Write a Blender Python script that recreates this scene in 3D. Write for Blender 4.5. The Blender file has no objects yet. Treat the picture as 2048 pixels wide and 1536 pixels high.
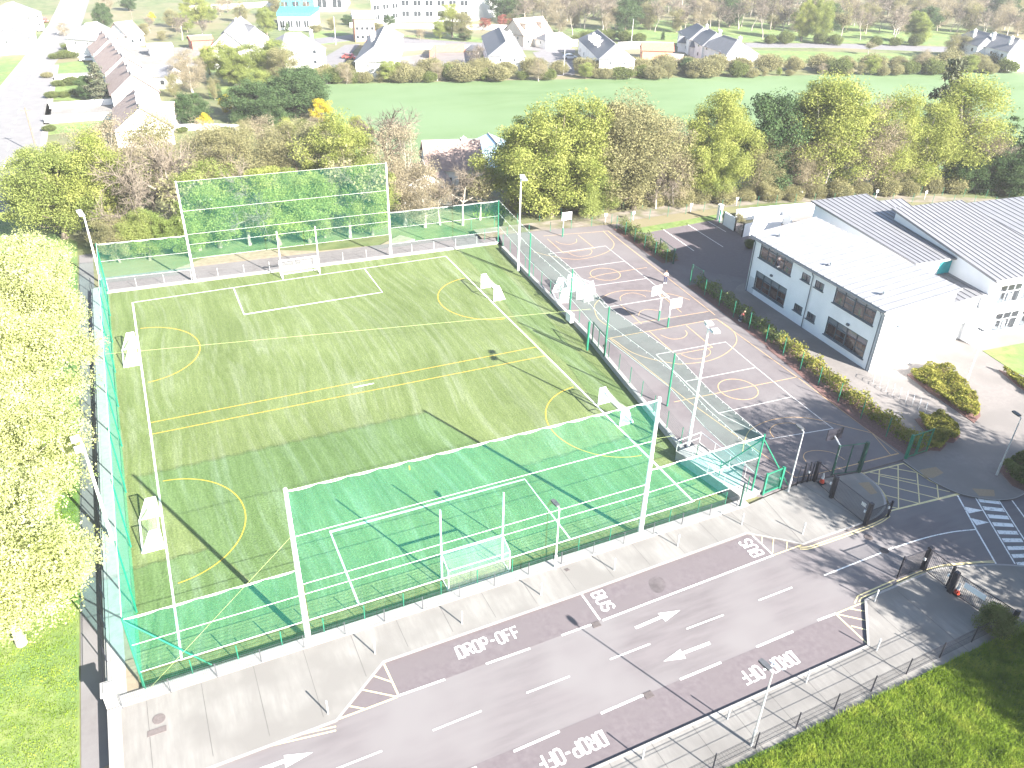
import bpy, math, random
import numpy as np
from math import sin, cos, pi, radians
from mathutils import Vector, Matrix

# ---------------------------------------------------------------- camera (metres; origin = near left pitch corner)
SC = bpy.context.scene
CP = np.array([3.3619, -36.4347, 38.6458])
YAW, PIT, ROL, FPX = 0.4526762, 0.5445990, 0.0308679, 1587.257
_cy, _sy, _cp, _sp = cos(YAW), sin(YAW), cos(PIT), sin(PIT)
FW = np.array([_sy*_cp, _cy*_cp, -_sp]); _rt = np.array([_cy, -_sy, 0.]); _up = np.cross(_rt, FW)
RT = cos(ROL)*_rt + sin(ROL)*_up; UP = -sin(ROL)*_rt + cos(ROL)*_up
cam = bpy.data.cameras.new("camera"); camo = bpy.data.objects.new("camera", cam)
SC.collection.objects.link(camo); SC.camera = camo
cam.sensor_fit = 'HORIZONTAL'; cam.sensor_width = 36.0; cam.lens = FPX/2048*36
cam.clip_start = 0.5; cam.clip_end = 6000
camo.matrix_world = Matrix(((RT[0], UP[0], -FW[0], CP[0]), (RT[1], UP[1], -FW[1], CP[1]), (RT[2], UP[2], -FW[2], CP[2]), (0, 0, 0, 1)))

# ---------------------------------------------------------------- light
SUN_EL = radians(26.8); SUN_AZ = radians(157.9)      # azimuth clockwise from +Y, towards the sun
w = bpy.data.worlds.new("World"); SC.world = w; w.use_nodes = True
nt = w.node_tree; bg = nt.nodes['Background']
sky = nt.nodes.new('ShaderNodeTexSky'); sky.sky_type = 'NISHITA'; sky.sun_disc = False
sky.sun_elevation = SUN_EL; sky.sun_rotation = SUN_AZ
nt.links.new(sky.outputs[0], bg.inputs[0]); bg.inputs[1].default_value = 0.060
sl = bpy.data.lights.new("sun", 'SUN'); sl.energy = 5.0; sl.angle = radians(0.5); sl.color = (1.0, 0.94, 0.86)
so = bpy.data.objects.new("sun", sl); SC.collection.objects.link(so)
sd = Vector((sin(SUN_AZ)*cos(SUN_EL), cos(SUN_AZ)*cos(SUN_EL), sin(SUN_EL)))
so.rotation_euler = sd.to_track_quat('Z', 'Y').to_euler(); so.location = (0, 0, 60)
SC.view_settings.view_transform = 'Standard'; SC.view_settings.look = 'None'
SC.view_settings.exposure = 2.58; SC.view_settings.gamma = 1.0
SC.cycles.max_bounces = 6; SC.cycles.diffuse_bounces = 2; SC.cycles.transparent_max_bounces = 24
SC.cycles.transmission_bounces = 3; SC.cycles.glossy_bounces = 2

# ---------------------------------------------------------------- levels
ZR, ZP, ZG, ZL = 0.33, 0.45, -0.28, -0.25     # road, pavement / courts, outer ground, path on the left

def G(px, py, h=0.0):
    "surveyed ground point at height h"
    d = FW + RT*(px-1024)/FPX - UP*(py-768)/FPX
    t = (h-CP[2])/d[2]; q = CP + t*d
    return (float(q[0]), float(q[1]))
def GL(l, h=0.0): return [G(a, b, h) for a, b in l]
def PR(x, y, z):
    d = np.array([x, y, z]) - CP; zz = d @ FW
    return 1024+FPX*(d @ RT)/zz, 768-FPX*(d @ UP)/zz
def HT(bx, by, ty, z0):
    "height of something standing at pixel (bx,by) whose top reaches row ty"
    x, y = G(bx, by, z0); lo, hi = 0., 60.
    for _ in range(40):
        m = (lo+hi)/2
        if PR(x, y, z0+m)[1] > ty: lo = m
        else: hi = m
    return lo

# ---------------------------------------------------------------- materials
MATS = {}
def mat(name, c1, c2=None, scale=4.0, rough=0.85, metal=0.0, bump=0.0, detail=4.0, c3=None, scale2=0.15, lo=.35, hi=.65, stretch=None, spec=None, coord='w', alpha=None):
    if name in MATS: return MATS[name]
    m = bpy.data.materials.new(name); m.use_nodes = True; MATS[name] = m
    n = m.node_tree.nodes; L = m.node_tree.links; b = n['Principled BSDF']
    b.inputs['Roughness'].default_value = rough; b.inputs['Metallic'].default_value = metal
    if spec is not None: b.inputs['Specular IOR Level'].default_value = spec
    b.inputs['Base Color'].default_value = (*c1, 1)
    if c2 is not None:
        if coord == 'w': src = n.new('ShaderNodeNewGeometry').outputs['Position']
        else: src = n.new('ShaderNodeTexCoord').outputs['Object']
        if stretch:
            mp = n.new('ShaderNodeMapping'); mp.inputs['Rotation'].default_value = (0, 0, stretch[2]); mp.inputs['Scale'].default_value = (stretch[0], stretch[1], 1)
            L.new(src, mp.inputs[0]); s2 = mp.outputs[0]
        else: s2 = src
        nz = n.new('ShaderNodeTexNoise'); nz.inputs['Scale'].default_value = scale; nz.inputs['Detail'].default_value = detail
        nz.inputs['Roughness'].default_value = .6
        L.new(s2, nz.inputs['Vector'])
        r = n.new('ShaderNodeValToRGB'); r.color_ramp.elements[0].position = lo; r.color_ramp.elements[1].position = hi
        r.color_ramp.elements[0].color = (*c1, 1); r.color_ramp.elements[1].color = (*c2, 1)
        L.new(nz.outputs[0], r.inputs[0]); out = r.outputs[0]
        if c3 is not None:
            nz2 = n.new('ShaderNodeTexNoise'); nz2.inputs['Scale'].default_value = scale2; nz2.inputs['Detail'].default_value = 3
            L.new(src, nz2.inputs['Vector'])
            r2 = n.new('ShaderNodeValToRGB'); r2.color_ramp.elements[0].position = .42; r2.color_ramp.elements[1].position = .62
            L.new(nz2.outputs[0], r2.inputs[0])
            mx = n.new('ShaderNodeMix'); mx.data_type = 'RGBA'
            L.new(r2.outputs[0], mx.inputs[0]); L.new(out, mx.inputs[6]); mx.inputs[7].default_value = (*c3, 1); out = mx.outputs[2]
        L.new(out, b.inputs['Base Color'])
        if bump:
            bp = n.new('ShaderNodeBump'); bp.inputs['Strength'].default_value = 1.0; bp.inputs['Distance'].default_value = bump
            L.new(nz.outputs[0], bp.inputs['Height']); L.new(bp.outputs[0], b.inputs['Normal'])
    return m

def leafmat(name, c1, c2, trans=.35, scale=.5, c3=None):
    if name in MATS: return MATS[name]
    m = bpy.data.materials.new(name); m.use_nodes = True; MATS[name] = m
    n = m.node_tree.nodes; L = m.node_tree.links
    for x in list(n):
        if x.type != 'OUTPUT_MATERIAL': n.remove(x)
    o = [x for x in n if x.type == 'OUTPUT_MATERIAL'][0]
    gp = n.new('ShaderNodeNewGeometry')
    nz = n.new('ShaderNodeTexNoise'); nz.inputs['Scale'].default_value = scale; nz.inputs['Detail'].default_value = 5; nz.inputs['Roughness'].default_value = .7
    L.new(gp.outputs['Position'], nz.inputs['Vector'])
    r = n.new('ShaderNodeValToRGB'); r.color_ramp.elements[0].position = .36; r.color_ramp.elements[1].position = .64
    r.color_ramp.elements[0].color = (*c1, 1); r.color_ramp.elements[1].color = (*c2, 1)
    if c3:
        e = r.color_ramp.elements.new(.5); e.color = (*c3, 1)
    L.new(nz.outputs[0], r.inputs[0])
    d = n.new('ShaderNodeBsdfDiffuse'); t = n.new('ShaderNodeBsdfTranslucent'); mx = n.new('ShaderNodeMixShader'); mx.inputs[0].default_value = trans
    L.new(r.outputs[0], d.inputs[0]); L.new(r.outputs[0], t.inputs[0]); L.new(d.outputs[0], mx.inputs[1]); L.new(t.outputs[0], mx.inputs[2])
    L.new(mx.outputs[0], o.inputs[0])
    return m

def netmat(name, col, tint, cover, cell=0.0):
    "woven netting: threads of colour col cover part of the surface, the rest is open"
    m = bpy.data.materials.new(name); m.use_nodes = True; MATS[name] = m
    n = m.node_tree.nodes; L = m.node_tree.links
    for x in list(n):
        if x.type != 'OUTPUT_MATERIAL': n.remove(x)
    o = [x for x in n if x.type == 'OUTPUT_MATERIAL'][0]
    d = n.new('ShaderNodeBsdfDiffuse'); t = n.new('ShaderNodeBsdfTranslucent'); a = n.new('ShaderNodeAddShader')
    d.inputs[0].default_value = (*col, 1); t.inputs[0].default_value = (*[c*.6 for c in col], 1)
    L.new(d.outputs[0], a.inputs[0]); L.new(t.outputs[0], a.inputs[1])
    tr = n.new('ShaderNodeBsdfTransparent'); tr.inputs[0].default_value = (*tint, 1)
    mx = n.new('ShaderNodeMixShader')
    gp = n.new('ShaderNodeNewGeometry'); nz = n.new('ShaderNodeTexNoise'); nz.inputs['Scale'].default_value = .35; nz.inputs['Detail'].default_value = 4
    L.new(gp.outputs['Position'], nz.inputs['Vector'])
    mr = n.new('ShaderNodeMapRange'); mr.inputs[1].default_value = .3; mr.inputs[2].default_value = .7
    mr.inputs[3].default_value = cover*.85; mr.inputs[4].default_value = min(1, cover*1.2)
    L.new(nz.outputs[0], mr.inputs[0]); L.new(mr.outputs[0], mx.inputs[0])
    L.new(tr.outputs[0], mx.inputs[1]); L.new(a.outputs[0], mx.inputs[2]); L.new(mx.outputs[0], o.inputs[0])
    return m

def turfmat():
    m = bpy.data.materials.new('artificial_turf'); m.use_nodes = True; n = m.node_tree.nodes; L = m.node_tree.links; b = n['Principled BSDF']
    b.inputs['Roughness'].default_value = .8
    gp = n.new('ShaderNodeNewGeometry').outputs['Position']
    # gentle warp so that the brushing marks curve
    wn = n.new('ShaderNodeTexNoise'); wn.inputs['Scale'].default_value = .045; wn.inputs['Detail'].default_value = 1; L.new(gp, wn.inputs['Vector'])
    ws = n.new('ShaderNodeVectorMath'); ws.operation = 'SCALE'; ws.inputs['Scale'].default_value = 6; L.new(wn.outputs['Color'], ws.inputs[0])
    wa = n.new('ShaderNodeVectorMath'); wa.operation = 'ADD'; L.new(gp, wa.inputs[0]); L.new(ws.outputs[0], wa.inputs[1])
    def noise(src, sc, sx, sy, rot, det=5):
        mp = n.new('ShaderNodeMapping'); mp.inputs['Rotation'].default_value = (0, 0, rot); mp.inputs['Scale'].default_value = (sx, sy, 1); L.new(src, mp.inputs[0])
        z = n.new('ShaderNodeTexNoise'); z.inputs['Scale'].default_value = sc; z.inputs['Detail'].default_value = det; z.inputs['Roughness'].default_value = .62; L.new(mp.outputs[0], z.inputs['Vector']); return z.outputs[0]
    a = noise(wa.outputs[0], 1.0, 1.3, .06, -.05); c = noise(wa.outputs[0], 1.0, 1.5, .055, .42); f = noise(gp, 7, 1, 1, 0, 8); big = noise(gp, .09, 1, 1, 0, 3)
    fine = noise(gp, 1.0, 6, 1.2, .1, 4)
    def ramp(src, lo, hi, c1, c2):
        r = n.new('ShaderNodeValToRGB'); r.color_ramp.elements[0].position = lo; r.color_ramp.elements[1].position = hi
        r.color_ramp.elements[0].color = c1; r.color_ramp.elements[1].color = c2; L.new(src, r.inputs[0]); return r.outputs[0]
    base = ramp(a, .34, .68, (.086, .122, .032, 1), (.132, .172, .064, 1))
    strk = ramp(c, .5, .75, (0, 0, 0, 1), (1, 1, 1, 1))
    def mix(f_, x, y, fac=None, mode='MIX'):
        mx = n.new('ShaderNodeMix'); mx.data_type = 'RGBA'; mx.blend_type = mode
        if f_ is None: mx.inputs[0].default_value = fac
        else: L.new(f_, mx.inputs[0])
        if isinstance(x, tuple): mx.inputs[6].default_value = x
        else: L.new(x, mx.inputs[6])
        if isinstance(y, tuple): mx.inputs[7].default_value = y
        else: L.new(y, mx.inputs[7])
        return mx.outputs[2]
    c1 = mix(strk, base, (.165, .200, .115, 1))
    bg_ = ramp(big, .35, .65, (.84, .86, .78, 1), (1.08, 1.06, 1.1, 1)); c2 = mix(None, c1, bg_, 1.0, 'MULTIPLY')
    fn = ramp(f, .3, .7, (.66, .68, .6, 1), (1.28, 1.25, 1.3, 1)); c3 = mix(None, c2, fn, 1.0, 'MULTIPLY')
    fn2 = ramp(fine, .3, .7, (.82, .84, .8, 1), (1.14, 1.13, 1.15, 1)); c4 = mix(None, c3, fn2, 1.0, 'MULTIPLY')
    L.new(c4, b.inputs['Base Color']); MATS['artificial_turf'] = m
    bp = n.new('ShaderNodeBump'); bp.inputs['Distance'].default_value = .05; L.new(f, bp.inputs['Height']); L.new(bp.outputs[0], b.inputs['Normal'])
    return m

M = {}
M['ground'] = mat('rough_grass', (.055, .085, .022), (.12, .14, .05), scale=.35, c3=(.16, .14, .08), scale2=.03, bump=.1)
M['lawn'] = mat('lawn', (.085, .135, .025), (.17, .21, .065), scale=.9, c3=(.09, .15, .04), scale2=.2, bump=.12, detail=8)
M['meadow'] = mat('meadow', (.072, .128, .042), (.100, .158, .064), scale=.16, c3=(.105, .165, .075), scale2=.025, stretch=(.35, 1, .2), detail=8, bump=.1)
M['turf'] = turfmat()
M['asphalt'] = mat('asphalt', (.108, .096, .101), (.136, .122, .127), scale=2.2, detail=8, c3=(.150, .140, .143), scale2=.12, stretch=(.15, 1, 0))
M['bay'] = mat('bay_asphalt', (.096, .080, .088), (.120, .103, .110), scale=2.5, detail=8, c3=(.108, .092, .098), scale2=.3)
M['court'] = mat('court_asphalt', (.100, .086, .092), (.126, .110, .115), scale=1.2, detail=8, c3=(.138, .127, .13), scale2=.1)
M['court2'] = mat('court_strip_asphalt', (.088, .078, .084), (.105, .095, .1), scale=2)
M['redpath'] = mat('reddish_asphalt', (.12, .085, .085), (.15, .115, .115), scale=2)
M['concrete'] = mat('brushed_concrete', (.165, .158, .149), (.205, .198, .187), scale=1.0, stretch=(3, .5, .2), detail=8, c3=(.150, .143, .135), scale2=.35)
M['yard'] = mat('yard_paving', (.150, .137, .131), (.175, .162, .154), scale=3, detail=8, c3=(.138, .128, .122), scale2=.3)
M['buff'] = mat('buff_paving', (.21, .16, .10), (.25, .195, .13), scale=9)
M['kerb'] = mat('kerb_concrete', (.25, .24, .23), (.30, .29, .28), scale=5)
M['kerbred'] = mat('red_kerb_channel', (.12, .06, .06), (.17, .09, .08), scale=5)
M['plinth'] = mat('plinth_concrete', (.26, .255, .25), (.31, .305, .295), scale=3)
M['path'] = mat('path_tarmac', (.120, .112, .114), (.145, .137, .138), scale=2, detail=8, c3=(.155, .148, .15), scale2=.2)
M['gravel'] = mat('gravel_track', (.15, .13, .105), (.23, .20, .17), scale=1.5, detail=8, c3=(.11, .11, .06), scale2=.4, stretch=(.3, 1, .3))
M['earth'] = mat('bare_earth', (.19, .155, .11), (.25, .21, .155), scale=1.5, detail=8)
M['mainroad'] = mat('main_road', (.155, .151, .153), (.178, .174, .176), scale=.5, detail=6)
M['tarmac_far'] = mat('estate_road', (.135, .13, .138), (.155, .15, .158), scale=.5)
M['white'] = mat('white_paint', (.24, .23, .23), (.74, .74, .72), scale=5, lo=.30, hi=.46, detail=9)
M['wpaint'] = mat('court_line_white', (.42, .40, .39), (.6, .58, .56), scale=6, lo=.3, hi=.55)
M['ypaint'] = mat('yellow_paint', (.52, .43, .20), (.66, .56, .30), scale=8, lo=.3, hi=.5)
M['opaint'] = mat('court_line_orange', (.40, .24, .11), (.52, .34, .18), scale=5, lo=.3, hi=.55)
M['tyellow'] = mat('turf_line_yellow', (.42, .25, .02), (.55, .35, .04), scale=5)
M['twhite'] = mat('turf_line_white', (.55, .57, .52), (.72, .73, .68), scale=4)
M['steel'] = mat('galvanised_steel', (.45, .46, .47), (.55, .56, .57), scale=3, rough=.5, metal=.3)
M['whitemetal'] = mat('white_metal', (.72, .73, .74), (.8, .8, .8), scale=3, rough=.4)
M['rail'] = mat('grey_railing', (.05, .055, .062), (.075, .08, .088), scale=3, rough=.6)
M['black'] = mat('black_metal', (.010, .010, .018), (.016, .016, .024), scale=4, rough=.5)
M['green'] = mat('green_metal', (.010, .13, .075), (.015, .17, .10), scale=4, rough=.5)
M['dgreen'] = mat('dark_green_metal', (.010, .045, .035), (.012, .06, .045), scale=4, rough=.5)
M['rope'] = mat('white_rope', (.65, .66, .64), (.75, .75, .73), scale=4)
M['yrope'] = mat('yellow_green_rope', (.35, .42, .16), (.4, .48, .2), scale=4)
M['net'] = netmat('green_net', (.01, .24, .20), (.79, .985, .97), .085)
M['netfar'] = netmat('green_net_fine', (.04, .30, .22), (.89, 1.0, .96), .06)
M['netside'] = netmat('green_net_side', (.02, .42, .30), (.76, 1.0, .95), .22)
M['netlight'] = netmat('green_net_open', (.06, .24, .16), (.86, .98, .94), .06)
M['netwhite'] = netmat('white_goal_net', (.8, .8, .8), (1, 1, 1), .08)
M['netwhite2'] = netmat('white_goal_net_thick', (.8, .8, .8), (1, 1, 1), .15)
M['render'] = mat('white_render', (.74, .75, .76), (.80, .81, .82), scale=.6, detail=6)
M['render2'] = mat('house_render', (.66, .64, .62), (.76, .75, .73), scale=.6)
M['cream'] = mat('cream_render', (.55, .48, .38), (.62, .55, .45), scale=.8)
M['slate'] = mat('slate_roof', (.12, .125, .14), (.16, .165, .18), scale=1.5, stretch=(.4, 3, 0), detail=6)
M['tile'] = mat('brown_tile_roof', (.22, .16, .14), (.30, .23, .20), scale=1.5, detail=6)
M['redtile'] = mat('red_roof', (.34, .10, .07), (.42, .15, .1), scale=2)
M['brick'] = mat('orange_brick', (.40, .17, .10), (.46, .22, .14), scale=3)
M['roofmetal'] = mat('standing_seam_metal', (.185, .187, .20), (.21, .212, .226), scale=.8, rough=.45, metal=.25)
M['roofpale'] = mat('pale_roof_sheet', (.215, .22, .235), (.25, .255, .27), scale=.8, rough=.5)
M['seam'] = mat('roof_seam', (.135, .136, .152), (.155, .156, .170), scale=2, rough=.5)
M['frame'] = mat('grey_window_frame', (.075, .095, .12), (.09, .11, .135), scale=3, rough=.5)
M['fframe'] = mat('pale_window_frame', (.55, .57, .58), (.6, .62, .63), scale=3, rough=.5)
M['blind'] = mat('roller_blind', (.30, .31, .34), (.36, .37, .40), scale=2)
M['inside'] = mat('classroom_wall', (.16, .075, .06), (.26, .13, .10), scale=2.5)
M['turq'] = mat('turquoise_cladding', (.03, .30, .32), (.04, .36, .38), scale=2)
M['bark'] = mat('bark', (.10, .08, .06), (.17, .14, .11), scale=3, coord='o')
M['palebark'] = mat('pale_bark', (.24, .215, .18), (.34, .31, .265), scale=3, coord='o')
M['twig'] = mat('twigs', (.085, .070, .052), (.165, .138, .108), scale=1, coord='o')
M['rubber'] = mat('orange_plastic', (.55, .05, .02), (.62, .07, .03), scale=4, rough=.5)
M['glow'] = mat('reflective_white', (.7, .7, .7), (.75, .75, .75), scale=4, rough=.4)
M['skin'] = mat('skin', (.42, .26, .19), (.48, .30, .22), scale=9)
M['hair'] = mat('brown_hair', (.05, .03, .02), (.08, .05, .03), scale=9)
M['pinktop'] = mat('pink_white_top', (.6, .5, .5), (.7, .6, .6), scale=6)
M['redtop'] = mat('red_top', (.50, .10, .08), (.58, .14, .12), scale=6)
M['navy'] = mat('navy_trousers', (.02, .025, .06), (.03, .035, .08), scale=6)
M['blue'] = mat('blue_plastic', (.03, .10, .40), (.04, .14, .5), scale=4)
M['skyblue'] = mat('pale_blue_sheet', (.35, .5, .62), (.42, .58, .7), scale=1)
M['carwhite'] = mat('white_car_paint', (.7, .7, .7), (.72, .72, .72), scale=2, rough=.25)
M['carred'] = mat('red_car_paint', (.45, .06, .05), (.47, .07, .06), scale=2, rough=.25)
M['carsilver'] = mat('silver_car_paint', (.4, .42, .45), (.42, .44, .47), scale=2, rough=.25)
M['darkglass'] = mat('dark_glass', (.02, .025, .03), (.03, .035, .04), scale=2, rough=.1)
M['tyre'] = mat('tyre', (.015, .015, .015), (.02, .02, .02), scale=2)
M['mulch'] = mat('bark_mulch', (.10, .05, .045), (.16, .09, .08), scale=6, detail=8)
M['drain'] = mat('iron_grating', (.06, .05, .05), (.09, .075, .075), scale=6)
M['manhole'] = mat('manhole_iron', (.105, .088, .086), (.13, .11, .108), scale=9)
M['stain'] = mat('oil_stained_asphalt', (.062, .052, .055), (.105, .09, .095), scale=1.6, detail=8)
def glassmat():
    m = bpy.data.materials.new('window_glass'); m.use_nodes = True; n = m.node_tree.nodes; L = m.node_tree.links; b = n['Principled BSDF']
    o = [x for x in n if x.type == 'OUTPUT_MATERIAL'][0]
    g = n.new('ShaderNodeBsdfGlossy'); g.inputs['Roughness'].default_value = .03; g.inputs[0].default_value = (.9, .95, 1, 1)
    t = n.new('ShaderNodeBsdfTransparent'); t.inputs[0].default_value = (.75, .8, .82, 1); mx = n.new('ShaderNodeMixShader'); mx.inputs[0].default_value = .16
    L.new(t.outputs[0], mx.inputs[1]); L.new(g.outputs[0], mx.inputs[2]); L.new(mx.outputs[0], o.inputs[0]); n.remove(b); return m
M['glass'] = glassmat()
LF = {}
LF['yel'] = leafmat('leaf_yellow_green', (.25, .28, .10), (.58, .59, .33), .42, .8, (.40, .43, .19))
LF['spring'] = leafmat('leaf_spring_green', (.14, .18, .05), (.30, .34, .11), .45, .5)
LF['lime'] = leafmat('leaf_lime', (.17, .21, .05), (.36, .38, .12), .45, .5)
LF['olive'] = leafmat('leaf_olive', (.15, .15, .075), (.31, .29, .15), .42, .5)
LF['tan'] = leafmat('leaf_tan_buds', (.20, .175, .12), (.36, .31, .21), .4, .5)
LF['dark'] = leafmat('leaf_evergreen', (.030, .060, .024), (.10, .15, .065), .3, .6)
LF['pine'] = leafmat('needle_pine', (.055, .07, .045), (.15, .155, .10), .2, .8)
LF['gold'] = leafmat('leaf_golden', (.36, .30, .03), (.55, .44, .05), .35, .6)
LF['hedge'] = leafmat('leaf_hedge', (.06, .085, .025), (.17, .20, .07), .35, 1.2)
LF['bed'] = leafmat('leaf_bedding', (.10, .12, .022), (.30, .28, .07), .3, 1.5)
LF['redl'] = leafmat('leaf_copper', (.16, .05, .04), (.28, .10, .08), .3, .6)
LF['grass'] = leafmat('grass_blades', (.12, .19, .02), (.34, .40, .07), .5, .8, (.21, .30, .04))

# ---------------------------------------------------------------- mesh builder
COL = SC.collection
class MB:
    def __init__(s): s.v = []; s.f = []; s.m = []; s.cm = 0
    def face(s, pts): 
        i = len(s.v); s.v += [tuple(p) for p in pts]; s.f.append(tuple(range(i, i+len(pts)))); s.m.append(s.cm)
    def box(s, c, d, rz=0.0, M_=None):
        hx, hy, hz = d[0]/2, d[1]/2, d[2]/2; i = len(s.v); cr, sr = cos(rz), sin(rz)
        for z in (-hz, hz):
            for x, y in ((-hx, -hy), (hx, -hy), (hx, hy), (-hx, hy)):
                s.v.append((c[0]+x*cr-y*sr, c[1]+x*sr+y*cr, c[2]+z))
        for f in ((3, 2, 1, 0), (4, 5, 6, 7), (0, 1, 5, 4), (1, 2, 6, 5), (2, 3, 7, 6), (3, 0, 4, 7)):
            s.f.append(tuple(i+k for k in f)); s.m.append(s.cm)
    def tube(s, a, b, r0, r1=None, n=6, cap=True):
        if r1 is None: r1 = r0
        a = Vector(a); b = Vector(b); d = b-a
        if d.length < 1e-6: return
        d.normalize(); u = d.orthogonal().normalized(); v = d.cross(u); i = len(s.v)
        for p, r in ((a, r0), (b, r1)):
            for k in range(n):
                t = 2*pi*k/n; s.v.append(tuple(p+u*(r*cos(t))+v*(r*sin(t))))
        for k in range(n):
            s.f.append((i+k, i+(k+1) % n, i+n+(k+1) % n, i+n+k)); s.m.append(s.cm)
        if cap:
            s.f.append(tuple(i+n+k for k in range(n))); s.m.append(s.cm); s.f.append(tuple(i+n-1-k for k in range(n))); s.m.append(s.cm)
    def path(s, pts, r, n=6):
        for a, b in zip(pts, pts[1:]): s.tube(a, b, r, r, n)
    def prism(s, pts, z0, z1):
        n = len(pts)
        ar = sum(pts[k][0]*pts[(k+1) % n][1]-pts[(k+1) % n][0]*pts[k][1] for k in range(n))
        if ar < 0: pts = pts[::-1]
        i = len(s.v)
        for z in (z0, z1):
            for p in pts: s.v.append((p[0], p[1], z))
        s.f.append(tuple(i+n+k for k in range(n))); s.m.append(s.cm); s.f.append(tuple(i+n-1-k for k in range(n))); s.m.append(s.cm)
        for k in range(n): s.f.append((i+k, i+(k+1) % n, i+n+(k+1) % n, i+n+k)); s.m.append(s.cm)
    def strip(s, pts, wd, z, closed=False):
        "flat painted line of width wd along a ground polyline"
        P = [Vector((p[0], p[1])) for p in pts]; n = len(P); Lf = []; Rt = []
        for k in range(n):
            if closed: a, b = P[(k-1) % n], P[(k+1) % n]
            else: a, b = P[max(k-1, 0)], P[min(k+1, n-1)]
            t = (b-a); t.normalize(); nn = Vector((-t.y, t.x))
            sc = 1.0
            if 0 < k < n-1 or closed:
                d1 = (P[k]-P[(k-1) % n]).normalized(); c_ = max(.5, abs(d1.dot(t))); sc = 1/c_
            Lf.append(P[k]+nn*wd/2*sc); Rt.append(P[k]-nn*wd/2*sc)
        rng = range(n if closed else n-1)
        for k in rng:
            j = (k+1) % n; s.face([(Rt[k].x, Rt[k].y, z), (Rt[j].x, Rt[j].y, z), (Lf[j].x, Lf[j].y, z), (Lf[k].x, Lf[k].y, z)])
    def build(s, name, mats, parent=None, smooth=False):
        me = bpy.data.meshes.new(name); off = parent.location if parent is not None else Vector((0, 0, 0))
        if parent is not None:
            q = parent
            while q.parent is not None: q = q.parent
            off = Vector(q['_off']) if '_off' in q else q.location.copy()
        vs = s.v if off.length == 0 else [(a-off.x, b-off.y, c-off.z) for a, b, c in s.v]
        me.from_pydata(vs, [], s.f)
        if not isinstance(mats, (list, tuple)): mats = [mats]
        for m in mats: me.materials.append(M[m] if isinstance(m, str) else m)
        if len(mats) > 1: me.polygons.foreach_set('material_index', s.m)
        if smooth: me.polygons.foreach_set('use_smooth', [True]*len(s.f))
        me.update()
        o = bpy.data.objects.new(name, me); COL.objects.link(o)
        if parent is not None: o.parent = parent
        return o
def tag(o, label=None, cat=None, group=None, kind=None):
    if label: o['label'] = label
    if cat: o['category'] = cat
    if group: o['group'] = group
    if kind: o['kind'] = kind
    return o
def empty(name, loc=(0, 0, 0), rz=0.0):
    o = bpy.data.objects.new(name, None); COL.objects.link(o); o.location = loc; o.rotation_euler = (0, 0, rz); o.empty_display_size = .3
    return o
KIDS = {}
def kids(o): return [c for c in COL.objects if c.parent is o]
def copy_tree(o, loc=None, rz=None, sc=None, label=None, kk=None):
    c = o.copy(); COL.objects.link(c)
    if loc is not None: c.location = loc
    if rz is not None: c.rotation_euler = (0, 0, rz)
    if sc is not None: c.scale = sc if isinstance(sc, (tuple, list)) else (sc, sc, sc)
    if label: c['label'] = label
    for ch in (kk if kk is not None else kids(o)):
        d = ch.copy(); COL.objects.link(d); d.parent = c
        for g in kids(ch):
            e = g.copy(); COL.objects.link(e); e.parent = d
    return c
def struct(name, mb, m, parent=None, label=None):
    o = mb.build(name, m, parent)
    if parent is None: o['kind'] = 'structure'
    if label: o['label'] = label
    return o
def slab(name, pts, z1, z0, m, label=None, parent=None):
    b = MB(); b.prism(pts, z0, z1); return struct(name, b, m, parent, label)
def smooth(pts, n=6, closed=False):
    "Catmull-Rom through ground points"
    P = [np.array(p) for p in pts]; out = []; N = len(P)
    for k in range(N if closed else N-1):
        if closed: p0, p1, p2, p3 = P[(k-1) % N], P[k], P[(k+1) % N], P[(k+2) % N]
        else: p0, p1, p2, p3 = P[max(k-1, 0)], P[k], P[k+1], P[min(k+2, N-1)]
        for j in range(n):
            t = j/n; out.append(tuple(.5*((2*p1)+(-p0+p2)*t+(2*p0-5*p1+4*p2-p3)*t*t+(-p0+3*p1-3*p2+p3)*t**3)))
    if not closed: out.append(tuple(P[-1]))
    return out
ORD = ['first', 'second', 'third', 'fourth', 'fifth', 'sixth', 'seventh', 'eighth', 'ninth', 'tenth', 'eleventh', 'twelfth', 'thirteenth', 'fourteenth', 'fifteenth', 'sixteenth', 'seventeenth', 'eighteenth', 'nineteenth', 'twentieth']
TENS = ['', '', 'twenty', 'thirty', 'forty', 'fifty', 'sixty', 'seventy', 'eighty', 'ninety']
def ordw(k):
    n = k+1
    if n <= 20: return ORD[k]
    return TENS[n//10][:-1]+'ieth' if n % 10 == 0 else TENS[n//10]+'-'+ORD[n % 10-1]
# ================================================================ SETTING
b = MB(); S = 3500
b.face([(-S, -S, ZG), (S, -S, ZG), (S, S, ZG), (-S, S, ZG)]); struct('ground', b, 'ground')
RK = [(-3.75, -1.75), (-3.75, -90), (300, -90), (300, 20), (175, 33), (131, 45), (106, 58), (89, 63), (66, 64.5), (51, 65), (45.9, 56.2), (40.6, 4), (40.2, -1.75)]
slab('school_grounds', RK, .30, -.5, 'ground')
TURF = GL([(297, 1400), (215, 587), (997, 488), (1168, 668), (1211, 722), (1398, 945), (1500, 1015)])
TURF = [(-2.35, -1.7), TURF[1], TURF[2], TURF[3], TURF[4], TURF[5], (40.2, -1.7)]
turf = slab('sports_pitch', TURF, 0.0, -.45, 'turf')
tl = slab('grass_bank', [(18, -19.0), (75, -18.7), (120, -60), (20, -60)], .46, 0.2, 'lawn')
slab('left_lawn', [(-5.5, -45), (-5.5, 75), (-14, 90), (-60, 90), (-60, -45)], ZG+.03, ZG-.1, 'lawn')
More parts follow.
